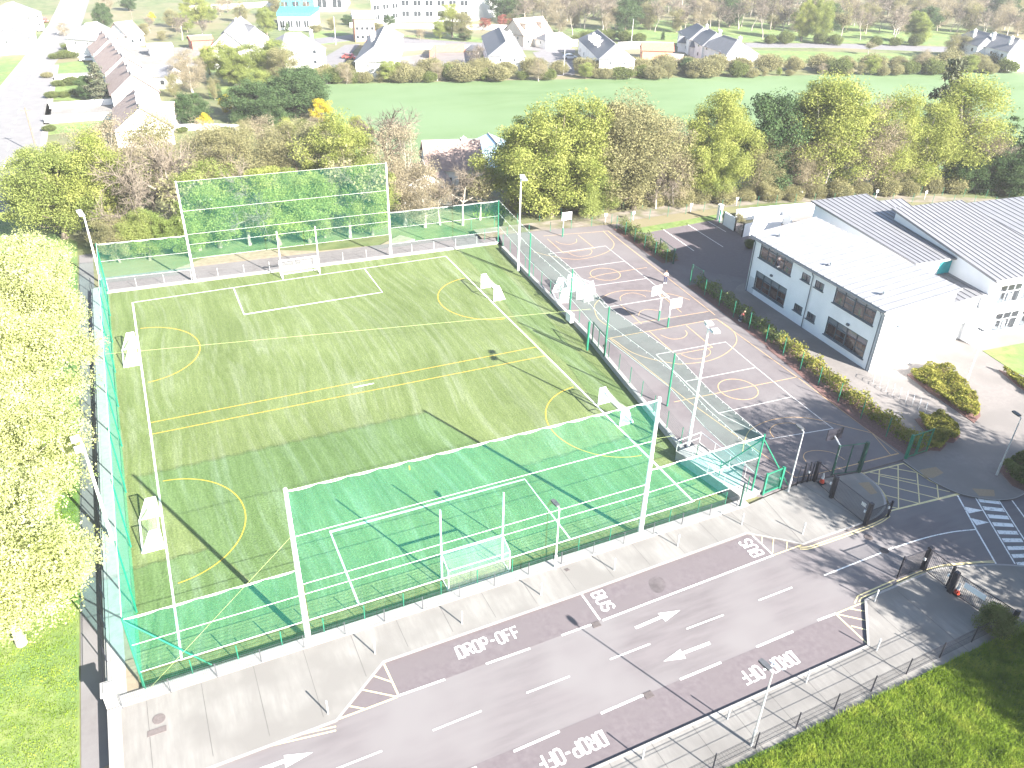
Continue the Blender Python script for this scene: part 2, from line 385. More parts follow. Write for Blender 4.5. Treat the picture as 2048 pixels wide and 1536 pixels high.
slab('meadow', GL([(600, 170), (1000, 161), (1600, 151), (2060, 133)], ZG)+[(330, 100), (300, 20), (131, 46), (106, 60), (60, 72), (38, 85)], ZG+.02, ZG-.1, 'meadow')
# ---- pitch paint
def paint(name, parent, m, lines, label=None):
    b = MB()
    for pts, wd, z, cl in lines: b.strip(pts, wd, z, cl)
    return struct(name, b, m, parent, label)
X0, X1, Y0, Y1 = 0.0, 36.75, 0.0, 52.6
bx0, bx1, bd = 10.69, 26.1, 7.49
W_ = .13
paint('touchline', turf, 'twhite', [([(X0, Y0), (X1, Y0), (X1, Y1), (X0, Y1)], W_, .004, True)], 'white rectangle painted round the playing area')
paint('penalty_box', turf, 'twhite', [([(bx0, 0.07), (bx0, bd), (bx1, bd), (bx1, .07)], W_, .004, False)], 'near white penalty box')
paint('penalty_box', turf, 'twhite', [([(bx0, Y1-.07), (bx0, Y1-bd), (bx1, Y1-bd), (bx1, Y1-.07)], W_, .004, False)], 'far white penalty box')
paint('halfway_mark', turf, 'twhite', [([(17.5, 26.0), (19.4, 26.0)], .16, .004, False)])
paint('penalty_spot', turf, 'tyellow', [([(18.2, 12.1), (18.35, 12.7)], .12, .004, False)])
ctr = MB()
def arc(cx, cy, r, a0, a1, n=40): return [(cx+r*cos(radians(a0+(a1-a0)*k/n)), cy+r*sin(radians(a0+(a1-a0)*k/n))) for k in range(n+1)]
paint('tram_line', turf, 'tyellow', [([(.07, 27.0), (36.7, 26.6)], .08, .004, False), ([(.07, 25.15), (36.7, 24.6)], .08, .004, False)], 'pair of yellow lines across the middle')
for cx, cy, s, lb in ((0, 12.35, 1, 'near left yellow goal arc'), (0, 39.9, 1, 'far left yellow goal arc'), (X1, 12.4, -1, 'near right yellow goal arc'), (X1, 39.5, -1, 'far right yellow goal arc')):
    pts = [(cx+s*5.55*cos(radians(t)), cy+5.85*sin(radians(t))) for t in range(-90, 91, 4)]
    paint('goal_arc', turf, 'tyellow', [(pts[1:-1], .09, .008, False)], lb)
# ---- strips round the pitch
b = MB(); b.prism([(-3.35, -2.5), (40.0, -2.5), (40.0, -1.75), (-3.35, -1.7)], -.4, .53); tag(b.build('kerb_wall', 'plinth'), 'long white concrete kerb wall along the near end of the pitch', 'kerb wall', 'low white walls round the pitch')
PLR = GL([(1003, 493), (1171, 664), (1213, 716), (1396, 938)], .5); PLR.append((40.35, -1.4))
b = MB()
for (xa, ya), (xb, yb) in zip(PLR, PLR[1:]): b.prism([(xa-.05, ya), (xa+.33, ya), (xb+.33, yb), (xb-.05, yb)], -.4, .53)
tag(b.build('kerb_wall', 'plinth'), 'long white concrete kerb wall between the pitch and the ball courts', 'kerb wall', 'low white walls round the pitch')
FL_, FR_ = G(222, 586, 0), G(997, 487, 0)
b = MB(); b.prism([(FL_[0]-.4, FL_[1]), (FR_[0], FR_[1]), (FR_[0], FR_[1]+.5), (FL_[0]-.4, FL_[1]+.55)], -.3, .16); tag(b.build('kerb_wall', 'plinth'), 'low white kerb along the far end of the pitch', 'kerb wall', 'low white walls round the pitch')
slab('side_strip', [(-3.5, -1.7), (-2.35, -1.7), (-2.55, 57.2), (-3.5, 57.2)], .40, -.4, 'earth')
slab('side_slab', [(-3.7, -2.5), (-2.95, -2.5), (-2.95, 57.2), (-3.7, 57.2)], .43, -.4, 'plinth')
slab('far_path', [(FL_[0]-1, FL_[1]+.56), (FR_[0]+.6, FR_[1]+.5), (FR_[0]+1, FR_[1]+4.3), (FL_[0]-1, FL_[1]+4.8)], .03, -.3, 'path')
slab('bare_earth', GL([(345, 540), (420, 512), (540, 500), (640, 502), (760, 490), (800, 470), (830, 478), (700, 510), (540, 528), (420, 545)], 0)+[], .015, -.3, 'earth')
slab('left_path', [(-5.5, -45), (-3.75, -45), (-3.75, 70), (-5.3, 70)], ZL, -.5, 'path')
slab('paving_patch', [(-5.45, -45), (-3.78, -45), (-3.78, -5.2), (-5.45, -5.6)], ZL+.006, ZL-.1, 'buff')
# ---- road and pavements
road = slab('road', [(-3.25, -4), (-3.25, -60)]+[(18, -60), (18, -16), (70, -16), (90, -30), (120, -25), (120, -2), (58, -2), (47, -2.6), (20, -2.9)], ZR, -.4, 'asphalt')
_k = G(673, 1441, ZP)
KU = [(-3.75, _k[1]-.15)]+GL([(673, 1441), (767, 1324), (1160, 1187), (1330, 1125), (1493, 1066), (1548, 1076), (1606, 1088), (1661, 1068), (1727, 1045)], ZP)
KC = smooth(GL([(1727, 1045), (1752, 1033), (1767, 1018), (1770, 1004), (1764, 986), (1749, 966), (1719, 944.5)], ZP), 4)
UP_ = KU+KC[1:]+GL([(1600, 966), (1527, 996)], ZP)+[(39.6, -2.45), (-3.75, -2.5)]
slab('pavement', UP_, ZP, ZR-.3, 'concrete', 'wide pale pavement along the near end of the pitch')
b = MB(); K = KU[:-1]+KC
b.strip([(p[0], p[1]) for p in K], .16, ZP+.006); struct('kerb', b, 'kerb')
KR = smooth(GL([(1807, 920), (1837, 942), (1875, 966), (1917, 985), (1955, 994), (1995, 998.6), (2030, 995), (2060, 980), (2110, 960)], ZP), 4)
KLo = GL([(900, 1665), (1190, 1536), (1737, 1291), (1731.5, 1200), (1754, 1188)], ZP)+smooth(GL([(1794, 1171), (1851, 1147), (1888, 1136), (1955, 1130.5), (1995, 1129), (2060, 1134), (2150, 1150)], ZP), 4)
b = MB(); b.strip(KR, .16, ZP+.006); struct('kerb', b, 'kerb'); b = MB(); b.strip(KLo, .16, ZP+.006); struct('kerb', b, 'kerb')
e = KLo[-1]
slab('pavement', KLo+[(e[0]+30, e[1]-10), (110, -60), (75, -18.7), (18, -19.02), (0, -19.1)], ZP, ZR-.3, 'concrete', 'lower pavement behind the black railing')
b = MB()                                                                        # joints between the concrete bays
for x0 in np.arange(-2, 39, 2.87): b.strip([(x0, -2.6), (x0+.02, -4.85 if x0 > 10.8 else (-7.5 if x0 < 7 else -4.9-(10.8-x0)*.75))], .03, ZP+.006)
for x0 in np.arange(19.5, 46, 2.65): b.strip([(x0, -16.1 if x0 < 38.5 else -13.4), (x0+.02, -18.9)], .035, ZP+.006)
for l in ([(1435, 1020), (1548, 1075)], [(1527, 996), (1606, 1087)], [(1600, 966), (1727, 1044)]): b.strip(GL(l, ZP), .035, ZP+.006)
struct('pavement_joint', b, mat('joint', (.085, .08, .075), (.11, .105, .10)))
# coloured bays of asphalt
z1 = ZR+.005
slab('drop_off_bay', GL([(765, 1326), (1160, 1190), (1495, 1070), (1548, 1112), (1200, 1242), (795, 1394), (680, 1437)], ZR), z1, ZR-.1, 'bay')
slab('drop_off_bay', GL([(1190, 1532), (1735, 1290), (1726, 1205), (1625, 1248), (1300, 1385), (900, 1550), (800, 1640)], ZR), z1, ZR-.1, 'bay')
slab('oil_stain', smooth(GL([(1298, 1160), (1312, 1153), (1326, 1158), (1331, 1172), (1322, 1186), (1307, 1183), (1299, 1172)], ZR), 3, True), z1+.004, ZR-.1, 'stain')
# ---- ball courts
CR = GL([(1018, 486), (1062, 463), (1240, 447), (1300, 462), (1424, 436), (1600, 470), (1600, 600), (1490, 590), (1600, 690), (1740, 800), (1830, 890), (1808, 918), (1719, 943), (1600, 962), (1527, 992)], ZP)
court = slab('ball_court', CR[1:]+[(40.9, -1.5)]+[(p[0]+.36, p[1]) for p in PLR[:4][::-1]]+[(45.7, 56.0)], ZP, -.4, 'court')
court2 = slab('court_strip', GL([(1206, 664), (1255, 654), (1405, 625), (1560, 603), (1575, 612), (1425, 638), (1275, 668), (1214, 680)], ZP), ZP+.005, .1, 'court2')
slab('car_park', GL([(1400, 446), (1424, 436), (1560, 500), (1510, 560), (1420, 545), (1352, 528), (1300, 462)], ZP), ZP+.005, .1, 'bay')
Cz = ZP+.010; cl = []; ol = []
def cp(pts, L_=cl, wd=.075, n=0, z=Cz): L_.append((smooth(GL(pts, ZP), n) if n else GL(pts, ZP), wd, z, False))
cp([(1097, 508), (1211, 492), (1249.5, 522.5), (1294, 557), (1339, 594), (1210, 615), (1177, 573), (1132, 539), (1097, 508)])
cp([(1132, 539), (1249.5, 522.5)]); cp([(1177, 573), (1294, 557)])
cp([(1312, 709), (1451, 684), (1512, 735), (1584, 793.5), (1666, 857), (1539, 878), (1437, 826.5), (1370, 763), (1312, 709)])
cp([(1370, 763), (1512, 735)]); cp([(1437, 826.5), (1584, 793.5)])
cp([(1320, 581), (1344, 604)], z=Cz+.004)
o = ol
cp([(1087, 472), (1216, 462), (1337, 557), (1430, 630)], o, .07); cp([(1433, 638), (1594, 754), (1743.5, 865.6), (1797, 907), (1626, 950), (1590, 955)], o, .07)
cp([(1743.5, 865.6), (1782, 911)], o, .07); cp([(1216, 677), (1433, 638)], o, .07); cp([(1267, 647), (1417, 623)], o, .07); cp([(1220, 678), (1380, 805), (1590, 955)], o, .06)
cp([(1348, 804), (1476, 778), (1594, 754)], o, .07); cp([(1177, 556), (1210, 548), (1294, 535)], o, .07)
for c in ((1210.5, 548.5), (1476, 778.5)):
    x, y = G(*c, ZP); o.append((arc(x, y, 1.83, 0, 360, 48)[:-1], .075, Cz+.004, True))
cp([(1206, 462), (1217, 473), (1228, 487), (1221, 500), (1197, 511), (1165, 518), (1138, 518), (1100, 512), (1066, 503)], o, .07, 5, Cz+.004)
cp([(1380, 600), (1356, 592), (1333, 587), (1294, 582), (1255, 581), (1226, 585), (1204.5, 595), (1191, 607.5), (1189, 617), (1196, 637), (1220, 655)], o, .07, 5, Cz+.004)
cp([(1220, 676), (1232, 683), (1255, 700), (1279, 711), (1310, 720), (1348, 727), (1368, 728), (1416, 722), (1450, 708), (1471, 688), (1472, 672), (1461, 657), (1433, 638)], o, .07, 5, Cz+.004)
cp([(1485, 905), (1490, 880), (1502, 858.5), (1539, 841), (1587, 834.5), (1638, 840), (1690, 853), (1743, 866)], o, .07, 5, Cz+.004)
cp([(1095, 478), (1127, 506), (1190, 497), (1156, 470)], o, .07, 0, Cz+.004); cp([(1241.6, 610), (1283, 648)], o, .07, 0, Cz+.004); cp([(1320, 588), (1363, 625)], o, .07, 0, Cz+.008)
cp([(1298, 662), (1351, 709), (1425, 695), (1372.5, 651)], o, .07, 0, Cz+.004)
cp([(1136, 505), (1146, 510), (1160, 513), (1178, 510), (1184, 503), (1180, 498)], o, .06, 5, Cz+.004)
cp([(1111, 482), (1121, 487), (1138, 489), (1152, 485), (1153, 478)], o, .06, 5, Cz+.004)
cp([(1241.6, 601.6), (1240.7, 594), (1251, 588), (1267, 586), (1284.6, 590), (1292, 594)], o, .06, 5, Cz+.004); cp([(1277, 631), (1281, 623), (1294, 619), (1316, 621)], o, .06, 5, Cz+.004)
cp([(1362, 709), (1382, 717), (1399, 717.6), (1417, 711), (1421, 703), (1415, 697)], o, .06, 5, Cz+.008); cp([(1321, 670), (1343, 678), (1365, 676), (1374, 668), (1370.5, 661)], o, .06, 5, Cz+.004)
cp([(1548, 875), (1541, 866), (1541, 857.5), (1553, 849), (1580, 846), (1601, 852), (1610, 859)], o, .06, 5, Cz+.008); cp([(1612, 923), (1607, 914), (1612, 905), (1634, 901), (1666, 906), (1690, 920)], o, .06, 5, Cz+.004)
paint('court_line', court, 'wpaint', cl, 'white netball lines'); paint('court_line', court, 'opaint', ol, 'pale orange basketball lines')
# ---- road markings
rm = []; ym = []; zr = ZR+.012
def rl(pts, L_=rm, wd=.12, n=0, z=zr): L_.append((smooth(GL(pts, ZR), n) if n else GL(pts, ZR), wd, z, False))
def dash(group, wd=.12):
    for a_, b_ in group: rl([a_, b_], rm, wd)
dash([((790, 1394), (890, 1359)), ((972, 1328), (1060, 1297)), ((1123, 1271), (1186, 1248)), ((1205, 1241), (1548, 1110))], .13)
dash([((866, 1461), (963, 1422)), ((1053, 1386), (1139, 1353)), ((1220, 1319), (1300, 1288)), ((1373, 1258), (1447, 1230)), ((1517, 1201), (1584, 1175)), ((1648, 1151), (1762, 1106)), ((655, 1545), (764, 1502))], .10)
dash([((1027, 1503), (1119, 1463)), ((1202, 1427), (1287, 1390)), ((1360, 1359), (1442, 1325)), ((1513, 1294), (1586, 1263)), ((1635, 1241), (1672, 1227)), ((850, 1580), (953, 1535))], .14)
rl([(1777, 1099), (1787, 1095)]); rl([(1790, 1095), (1850, 1076), (1905, 1064), (1953, 1059)], rm, .10, 5)
rl([(1162, 1187), (1200, 1240)]); rl([(1502, 1068), (1544, 1108)], rm, .10)
rl([(1915, 991), (1955, 1064), (1992, 1128)], rm, .12); rl([(1950, 994), (2030, 1128)], rm, .10); rl([(1997, 1000), (2062, 1100)], rm, .10); rl([(2024, 1001), (2075, 1070)], rm, .10)
wm = paint('lane_line', road, 'white', rm, 'white lane lines')
b = MB(); 
def poly(pts, h=ZR, z=zr): b.face([(*G(a, c, h), z) for a, c in pts])
for i in range(9):                                                               # zebra bars
    t = i/8.5; t2 = t+.062
    def lr(u, v): 
        A = (1950+82*u, 994+137*u); B = (1997+78*u, 1000+128*u); return (A[0]+(B[0]-A[0])*v, A[1]+(B[1]-A[1])*v)
    poly([lr(t+.015, .08), lr(t+.015, .96), lr(t2+.01, .96), lr(t2+.01, .08)])
struct('zebra_crossing', b, 'white', road)
b = MB()
poly([(1926, 1013), (1967, 1021), (1938, 1027)]); poly([(1941, 1036), (1978, 1045), (1953, 1051)]); struct('give_way_triangle', b, 'white', road)
b = MB()                                                                         # direction arrows
def arrow(t0, t1, tip, hl, hr, wd=.2):
    x0, y0 = G(*t0, ZR); x1, y1 = G(*t1, ZR); b.strip([(x0, y0), (x1, y1)], wd, zr); poly([hl, hr, tip], ZR, zr+.004)
arrow((1271, 1256), (1332, 1230), (1360, 1221), (1331, 1243), (1316, 1227)); o1 = struct('direction_arrow', b, 'white', road, 'white arrow pointing right'); b = MB()
arrow((1420, 1286), (1364, 1307), (1327, 1323), (1360, 1299), (1372, 1317)); struct('direction_arrow', b, 'white', road, 'white arrow pointing left'); b = MB()
arrow((520, 1540), (575, 1520), (626, 1505), (571, 1536), (568, 1511), .22); struct('direction_arrow', b, 'white', road, 'white arrow pointing right, at the bottom edge')
# yellow lines
yl = lambda pts, wd=.09, n=0, z=zr: rl(pts, ym, wd, n, z)
yl([(300, 1536), (672, 1453)]); yl([(300, 1548), (672, 1461)]); yl([(675, 1439), (740, 1415), (795, 1394)], .11); yl([(767, 1326), (797, 1391)], .11)
yl([(745, 1351), (783, 1364)], .09); yl([(722, 1379), (790, 1393)], .09); yl([(697, 1412), (730, 1418)], .09)
yl([(1548, 1110), (1603, 1090)], .09); yl([(1524, 1072), (1524, 1090)], .07); yl([(1547, 1077), (1545, 1106)], .07); yl([(1574, 1082), (1573, 1099)], .07)
yl([(1596, 1094), (1615, 1094), (1640, 1086), (1727, 1055), (1760, 1041), (1776, 1028), (1781, 1024)], .09, 4); yl([(1600, 1098), (1617, 1098), (1642, 1090), (1730, 1059), (1764, 1044), (1780, 1032)], .09, 4)
yl([(1721, 944), (1750, 966), (1770, 990), (1777, 1010)], .09, 4)
yl([(1671, 1228), (1729, 1204)], .10); yl([(1671, 1228), (1734, 1287)], .10); yl([(1672, 1228), (1731, 1241)], .09, 0, zr+.004); yl([(1697, 1217), (1730, 1223)], .09, 0, zr+.004); yl([(1702, 1252), (1733, 1260)], .09, 0, zr+.004)
yl([(1709, 1207), (1716, 1192), (1789, 1160)], .09); yl([(1718, 1204), (1723, 1196), (1785, 1169)], .09)
yl([(1793, 1163), (1840, 1143), (1855, 1139), (1888, 1130), (1950, 1124), (1990, 1122)], .08, 4); yl([(1793, 1168), (1840, 1148), (1855, 1143), (1888, 1133), (1950, 1126), (1990, 1125)], .08, 4, zr+.004)
yl([(1726, 947), (1807, 927), (1860, 962), (1917, 988), (1780, 1022)], .12); yl([(1726, 947), (1752, 967), (1772, 996), (1777, 1008)], .10)
for a_, b_ in (((1759, 938), (1757, 970)), ((1796, 931), (1797, 1017)), ((1834, 944), (1839, 1008)), ((1874, 969), (1877, 998)), ((1740, 945), (1832, 962)), ((1777, 935), (1836, 946)), ((1752, 966), (1877, 997)), ((1772, 991), (1838, 1007)), ((1775, 1013), (1796, 1017)), ((1757, 951), (1900, 984)) ): yl([a_, b_], .09, 0, zr+.004)
paint('yellow_line', road, 'ypaint', ym, 'yellow kerb lines and box hatching')
# lettering
CHF = {'D': [[(0, 0), (0, 6), (2.2, 6), (3, 5.2), (3, .8), (2.2, 0), (0, 0)]], 'R': [[(0, 0), (0, 6), (2.4, 6), (3, 5.3), (3, 3.7), (2.4, 3), (0, 3)], [(1.3, 3), (3, 0)]],
       'O': [[(0, .8), (0, 5.2), (.8, 6), (2.2, 6), (3, 5.2), (3, .8), (2.2, 0), (.8, 0), (0, .8)]], 'P': [[(0, 0), (0, 6), (2.4, 6), (3, 5.3), (3, 3.5), (2.4, 2.8), (0, 2.8)]],
       '-': [[(.3, 3), (2.5, 3)]], 'F': [[(0, 0), (0, 6), (3, 6)], [(0, 3.1), (2.5, 3.1)]],
       'B': [[(0, 0), (0, 6), (2.3, 6), (2.9, 5.4), (2.9, 3.7), (2.3, 3.1), (0, 3.1)], [(2.3, 3.1), (3, 2.4), (3, .7), (2.3, 0), (0, 0)]],
       'U': [[(0, 6), (0, .8), (.8, 0), (2.2, 0), (3, .8), (3, 6)]], 'S': [[(3, 5), (2.2, 6), (.8, 6), (0, 5.2), (0, 3.9), (.8, 3.1), (2.2, 2.9), (3, 2.1), (3, .8), (2.2, 0), (.8, 0), (0, 1)]]}
def lettering(word, org, adv, upv, label):
    "org: lower left corner; adv: vector spanning the word; upv: vector spanning the letter height"
    b = MB(); n = len(word); wts = [3.0 if c != '-' else 2.8 for c in word]; tot = sum(wts)+1.3*(n-1); x = 0; wd = .13
    for k, c in enumerate(word):
        for st in CHF[c]:
            pts = [(org[0]+adv[0]*(x+px)/tot+upv[0]*py/6, org[1]+adv[1]*(x+px)/tot+upv[1]*py/6) for px, py in st]
            if pts[0] == pts[-1]: b.strip(pts[:-1], wd, zr+.004, True)
            else: b.strip(pts, wd, zr+.004)
        x += wts[k]+1.3
    # the strokes must face up whatever the text direction
    struct('road_lettering', b, 'white', road, label)
lettering('DROP-OFF', (14.95, -6.78), (4.0, 0.02), (0, .86), 'white DROP-OFF lettering in the bay beside the upper pavement')
lettering('DROP-OFF', (33.35, -14.35), (-3.95, .02), (0, -.86), 'white DROP-OFF lettering upside down beside the lower pavement, right of the street lamp')
q = G(1203, 1467, ZR); lettering('DROP-OFF', (q[0]-.0, -14.35), (-3.95, .02), (0, -.86), 'white DROP-OFF lettering at the bottom edge of the picture')
lettering('BUS', (24.62, -5.45), (0, -1.6), (.85, 0), 'white BUS lettering beside the drain, reading away from the pavement')
lettering('BUS', (37.65, -6.95), (0, 1.6), (-.95, 0), 'white BUS lettering beside the hatched end of the bay')
# ---- school yard
YD = GL([(1475, 572), (1500, 560), (1530, 500), (1560, 434), (1640, 425), (2300, 460), (2300, 1000), (2110, 960)], ZP)
slab('school_yard', YD+KR[::-1]+GL([(1807, 920), (1838, 893), (1700, 770), (1560, 668), (1462, 592)], ZP), ZP+.012, .1, 'yard')
slab('verge', GL([(1965, 702), (2060, 684), (2100, 770), (2030, 745)], ZP), ZP+.05, .1, 'lawn')
slab('tactile_paving', GL([(1838, 940), (1872, 934), (1887, 946), (1867, 956), (1852, 955)], ZP), ZP+.018, .2, 'buff', 'buff tactile slabs beside the yellow box')
slab('tactile_paving', GL([(1944, 977), (1988, 980), (1990, 993), (1958, 992)], ZP), ZP+.018, .2, 'buff', 'buff tactile slabs at the zebra crossing')
slab('tactile_paving', GL([(1716, 966), (1738, 964), (1755, 986), (1742, 989)], ZP), ZP+.006, .2, 'buff', 'buff tactile slabs on the corner by the black railing')
# ---- track round the back
TR = smooth(GL([(960, 470), (1090, 455), (1240, 436), (1400, 414), (1550, 400), (1750, 397), (1900, 401), (2048, 409), (2250, 425)], ZP), 4)
b = MB(); b.strip([(p[0], p[1]+.8) for p in TR], 3.6, .315); struct('track', b, 'gravel')
slab('verge', GL([(1255, 460), (1440, 428), (1437, 438), (1290, 466)], ZP), ZP+.02, .1, 'lawn')
# ---- roads and gardens far off
def far(name, pts, m, dz=.03): return slab(name, GL(pts, ZG), ZG+dz, ZG-.2, m)
far('main_road', [(-60, 470), (-60, 300), (0, 190), (62, 110), (105, 50), (140, -20), (185, -20), (160, 60), (108, 130), (88, 240), (60, 420), (45, 470)], 'mainroad', .02)
far('footway', [(60, 420), (88, 240), (108, 130), (118, 130), (100, 240), (75, 420)], 'kerb', .06)
far('estate_road', [(618, 165), (640, 120), (690, 90), (720, 88), (700, 110), (660, 168)], 'tarmac_far', .05); far('estate_road', [(625, 78), (700, 70), (900, 82), (1150, 98), (1150, 106), (900, 92), (700, 82), (625, 90)], 'tarmac_far', .06)
far('estate_road', [(1065, 105), (1110, 98), (1145, 118), (1150, 150), (1115, 152), (1085, 130)], 'tarmac_far', .05); far('estate_road', [(1490, 86), (1700, 88), (1990, 97), (2100, 103), (2100, 112), (1850, 103), (1680, 96), (1495, 95)], 'tarmac_far', .05)
far('estate_road', [(1490, 108), (1515, 112), (1560, 128), (1500, 130)], 'tarmac_far', .05)
far('far_lawn', [(625, 92), (700, 83), (720, 72), (680, 62), (620, 62), (610, 90)], 'lawn', .035); far('far_lawn', [(1500, 100), (1990, 112), (1700, 125), (1560, 127)], 'lawn', .04)
far('far_lawn', [(1130, 60), (1300, 40), (2000, 60), (2000, 95), (1700, 86), (1500, 84), (1300, 92)], 'lawn', .035); far('far_lawn', [(800, 72), (900, 66), (1000, 84), (900, 82)], 'lawn', .07)
far('far_lawn', [(100, 225), (230, 205), (240, 250), (95, 270)], 'lawn', .035); far('far_lawn', [(110, 128), (190, 118), (200, 150), (105, 160)], 'lawn', .035); far('far_lawn', [(105, 160), (200, 165), (160, 200), (95, 200)], 'lawn', .045)
far('driveway', [(90, 208), (245, 206), (245, 236), (85, 250)], 'concrete', .06); far('driveway', [(110, 148), (190, 144), (190, 155), (105, 160)], 'concrete', .06); far('driveway', [(700, 128), (870, 105), (960, 105), (960, 140), (700, 150)], 'yard', .03)
far('far_lawn', [(400, 95), (470, 88), (640, 150), (640, 190), (420, 200)], 'lawn', .03); far('driveway', [(250, 95), (400, 95), (400, 130), (280, 150)], 'concrete', .04)

far('footway', [(-80, 470), (-80, 300), (-14, 190), (52, 110), (97, 50), (132, -20), (140, -20), (105, 50), (62, 110), (0, 190), (-60, 300), (-60, 470)], 'kerb', .06)
b = MB(); cl_ = GL([(-10, 470), (-2, 380), (22, 270), (48, 190), (84, 110), (120, 60), (160, -18)], ZG)
for a_, c_ in zip(cl_, cl_[1:]):
    d_ = Vector(c_)-Vector(a_); n_ = max(1, int(d_.length/9))
    for k in range(n_): p0 = Vector(a_)+d_*(k/n_); p1 = p0+d_*(.45/n_); b.strip([tuple(p0), tuple(p1)], .18, ZG+.03)
struct('centre_line', b, 'white', None, 'white dashed centre line of the main road')
far('far_lawn', [(-200, 300), (-80, 300), (-14, 190), (52, 110), (30, 100), (-60, 150)], 'lawn', .03)
# ================================================================ FENCES, NETS, GOALS, POSTS
def fence(name, label, cat, pts, z0, h, post_m, wire_m, step=2.5, pr=.03, bars=.1, hor=(.08, .5, .95), br=.006, square=False, posth=None, group=None, thin=.006, skip=()):
    root = empty(name, (pts[0][0], pts[0][1], z0)); tag(root, label, cat, group)
    pm = MB(); P = [Vector((p[0], p[1], 0)) for p in pts]
    seg = [(P[k+1]-P[k]).length for k in range(len(P)-1)]; tot = sum(seg)
    def at(s):
        for k, d in enumerate(seg):
            if s <= d+1e-6: return P[k]+(P[k+1]-P[k])*(s/d)
            s -= d
        return P[-1]
    for hh in hor:
        for a, b_ in zip(P, P[1:]): pm.tube((a.x, a.y, z0+h*hh), (b_.x, b_.y, z0+h*hh), thin, thin, 4, False)
    if bars:
        k = 0
        while k*bars < tot:
            q = at(k*bars); pm.tube((q.x, q.y, z0+h*hor[0]), (q.x, q.y, z0+h), br, br, 3, False); k += 1
    pm.build('panel', wire_m, root)
    n = max(1, round(tot/step))
    for k in range(n+1):
        q = at(tot*k/n); m = MB(); m.tube((q.x, q.y, z0), (q.x, q.y, z0+(posth or h)), pr, pr, 4 if square else 6); m.build('post', post_m, root)
    return root
# grey railing on the pavement, green mesh at the pitch, left railing, lower railing
fence('railing', 'long thin grey railing on the pavement in front of the near end of the pitch', 'railing', [(-3.2, -2.56), (38.9, -2.3)], ZP, 1.15, 'rail', 'rail', 2.55, .028, .1, (.07, .97), .009, group='metal railings beside the pavements')
fence('mesh_fence', 'low green mesh fence right behind the near goal line', 'fence', [(-2.0, -1.78), (38.3, -1.72)], .53, 1.15, 'green', 'green', 2.55, .035, .1, tuple(k/7+.02 for k in range(7))+(1.0,), .0045, group='green mesh fences round the pitch')
fence('mesh_fence', 'green mesh fence along the right side of the pitch before the ball courts', 'fence', [(p[0]+.2, p[1]) for p in PLR[:3]], .5, 1.75, 'green', 'rail', 2.5, .035, .2, tuple(k/8+.02 for k in range(8))+(1.0,), .003, group='green mesh fences round the pitch')
fence('mesh_fence', 'green mesh fence between the floodlight and the open gate of the pitch', 'fence', [(p[0]+.2, p[1]) for p in PLR[2:]], .5, 1.75, 'green', 'rail', 2.5, .035, .2, tuple(k/8+.02 for k in range(8))+(1.0,), .003, group='green mesh fences round the pitch')
fence('mesh_fence', 'thin pale mesh fence along the far end of the pitch', 'fence', [(FL_[0]-.2, FL_[1]+.3), (FR_[0], FR_[1]+.3)], .15, 1.15, 'steel', 'rail', 3.0, .025, .25, (.05, .5, 1), .003, group='green mesh fences round the pitch')
fence('railing', 'black railing along the footpath on the left side of the pitch', 'railing', [(-3.9, -1.5), (-3.85, 57)], .42, 1.3, 'black', 'black', 2.62, .035, 0, (.05, .97), .008, group='metal railings beside the pavements', thin=.02)
RL = [(10.0, -18.95), (47.0, -18.35)]
fence('railing', 'black mesh railing with square posts on the lower pavement beside the long grass', 'railing', RL, ZP, 1.25, 'black', 'black', 2.75, .04, .1, (.05, .55, .9, .99), .008, group='metal railings beside the pavements', thin=.01, posth=1.35)
# boundary wall and pillar bottom left
b = MB(); b.prism([(-4.0, -1.6), (-3.72, -1.6), (-3.7, 57), (-3.98, 57)], -.4, .42); tag(b.build('boundary_wall', 'plinth'), 'long pale wall between the footpath and the left side strip', 'boundary wall', 'pale walls along the left footpath')
b = MB(); b.prism([(-3.95, -2.5), (-3.3, -2.5), (-3.2, -60), (-3.9, -60)], -.4, .60); tag(b.build('boundary_wall', 'plinth'), 'broad pale wall running from the pillar to the bottom edge', 'boundary wall', 'pale walls along the left footpath')
r = empty('gate_pillar', (-3.65, -2.0, -.25)); tag(r, 'square white pillar with a flat cap at the corner of the railings', 'pillar')
b = MB(); b.box((-3.65, -2.0, .65), (.62, .8, 1.9)); b.build('shaft', 'plinth', r); b = MB(); b.box((-3.65, -2.0, 1.66), (.8, 1.0, .13)); b.box((-3.65, -2.0, 1.75), (.5, .7, .06)); b.build('cap', 'plinth', r)

# ---- ball stop nets
def scallop(a, b_, z_top, z_bot, n, sag, nm, mb_rope, bow=0.0):
    "net sheet between two posts hung from a cable; returns net builder"
    m = MB(); A = Vector(a); B = Vector(b_); N = n*5; rows = 10
    def pt(i, j):
        t = i/N; v = j/rows; ph = (t*n) % 1.0; top = z_top-sag*sin(pi*ph)**.8 if sag else z_top
        z = z_bot+(top-z_bot)*v
        if bow:                                                       # free side edges bow inwards between the ropes
            vv = (v*2) % 1.0; edge = bow*sin(pi*vv)
            t2 = (edge/(B-A).length)+t*(1-2*edge/(B-A).length)
        else: t2 = t
        q = A+(B-A)*t2; return (q.x, q.y, z)
    for i in range(N):
        for j in range(rows): m.face([pt(i, j), pt(i+1, j), pt(i+1, j+1), pt(i, j+1)])
    if mb_rope is not None:
        for i in range(N): mb_rope.tube(pt(i, rows), pt(i+1, rows), .014, .014, 4, False)
        mb_rope.tube((A.x, A.y, z_top), (B.x, B.y, z_top), .012, .012, 4, False)
        if bow:
            for e_ in (0, N):
                for j in range(rows): mb_rope.tube(pt(e_, j), pt(e_, j+1), .02, .02, 4, False)
    return m
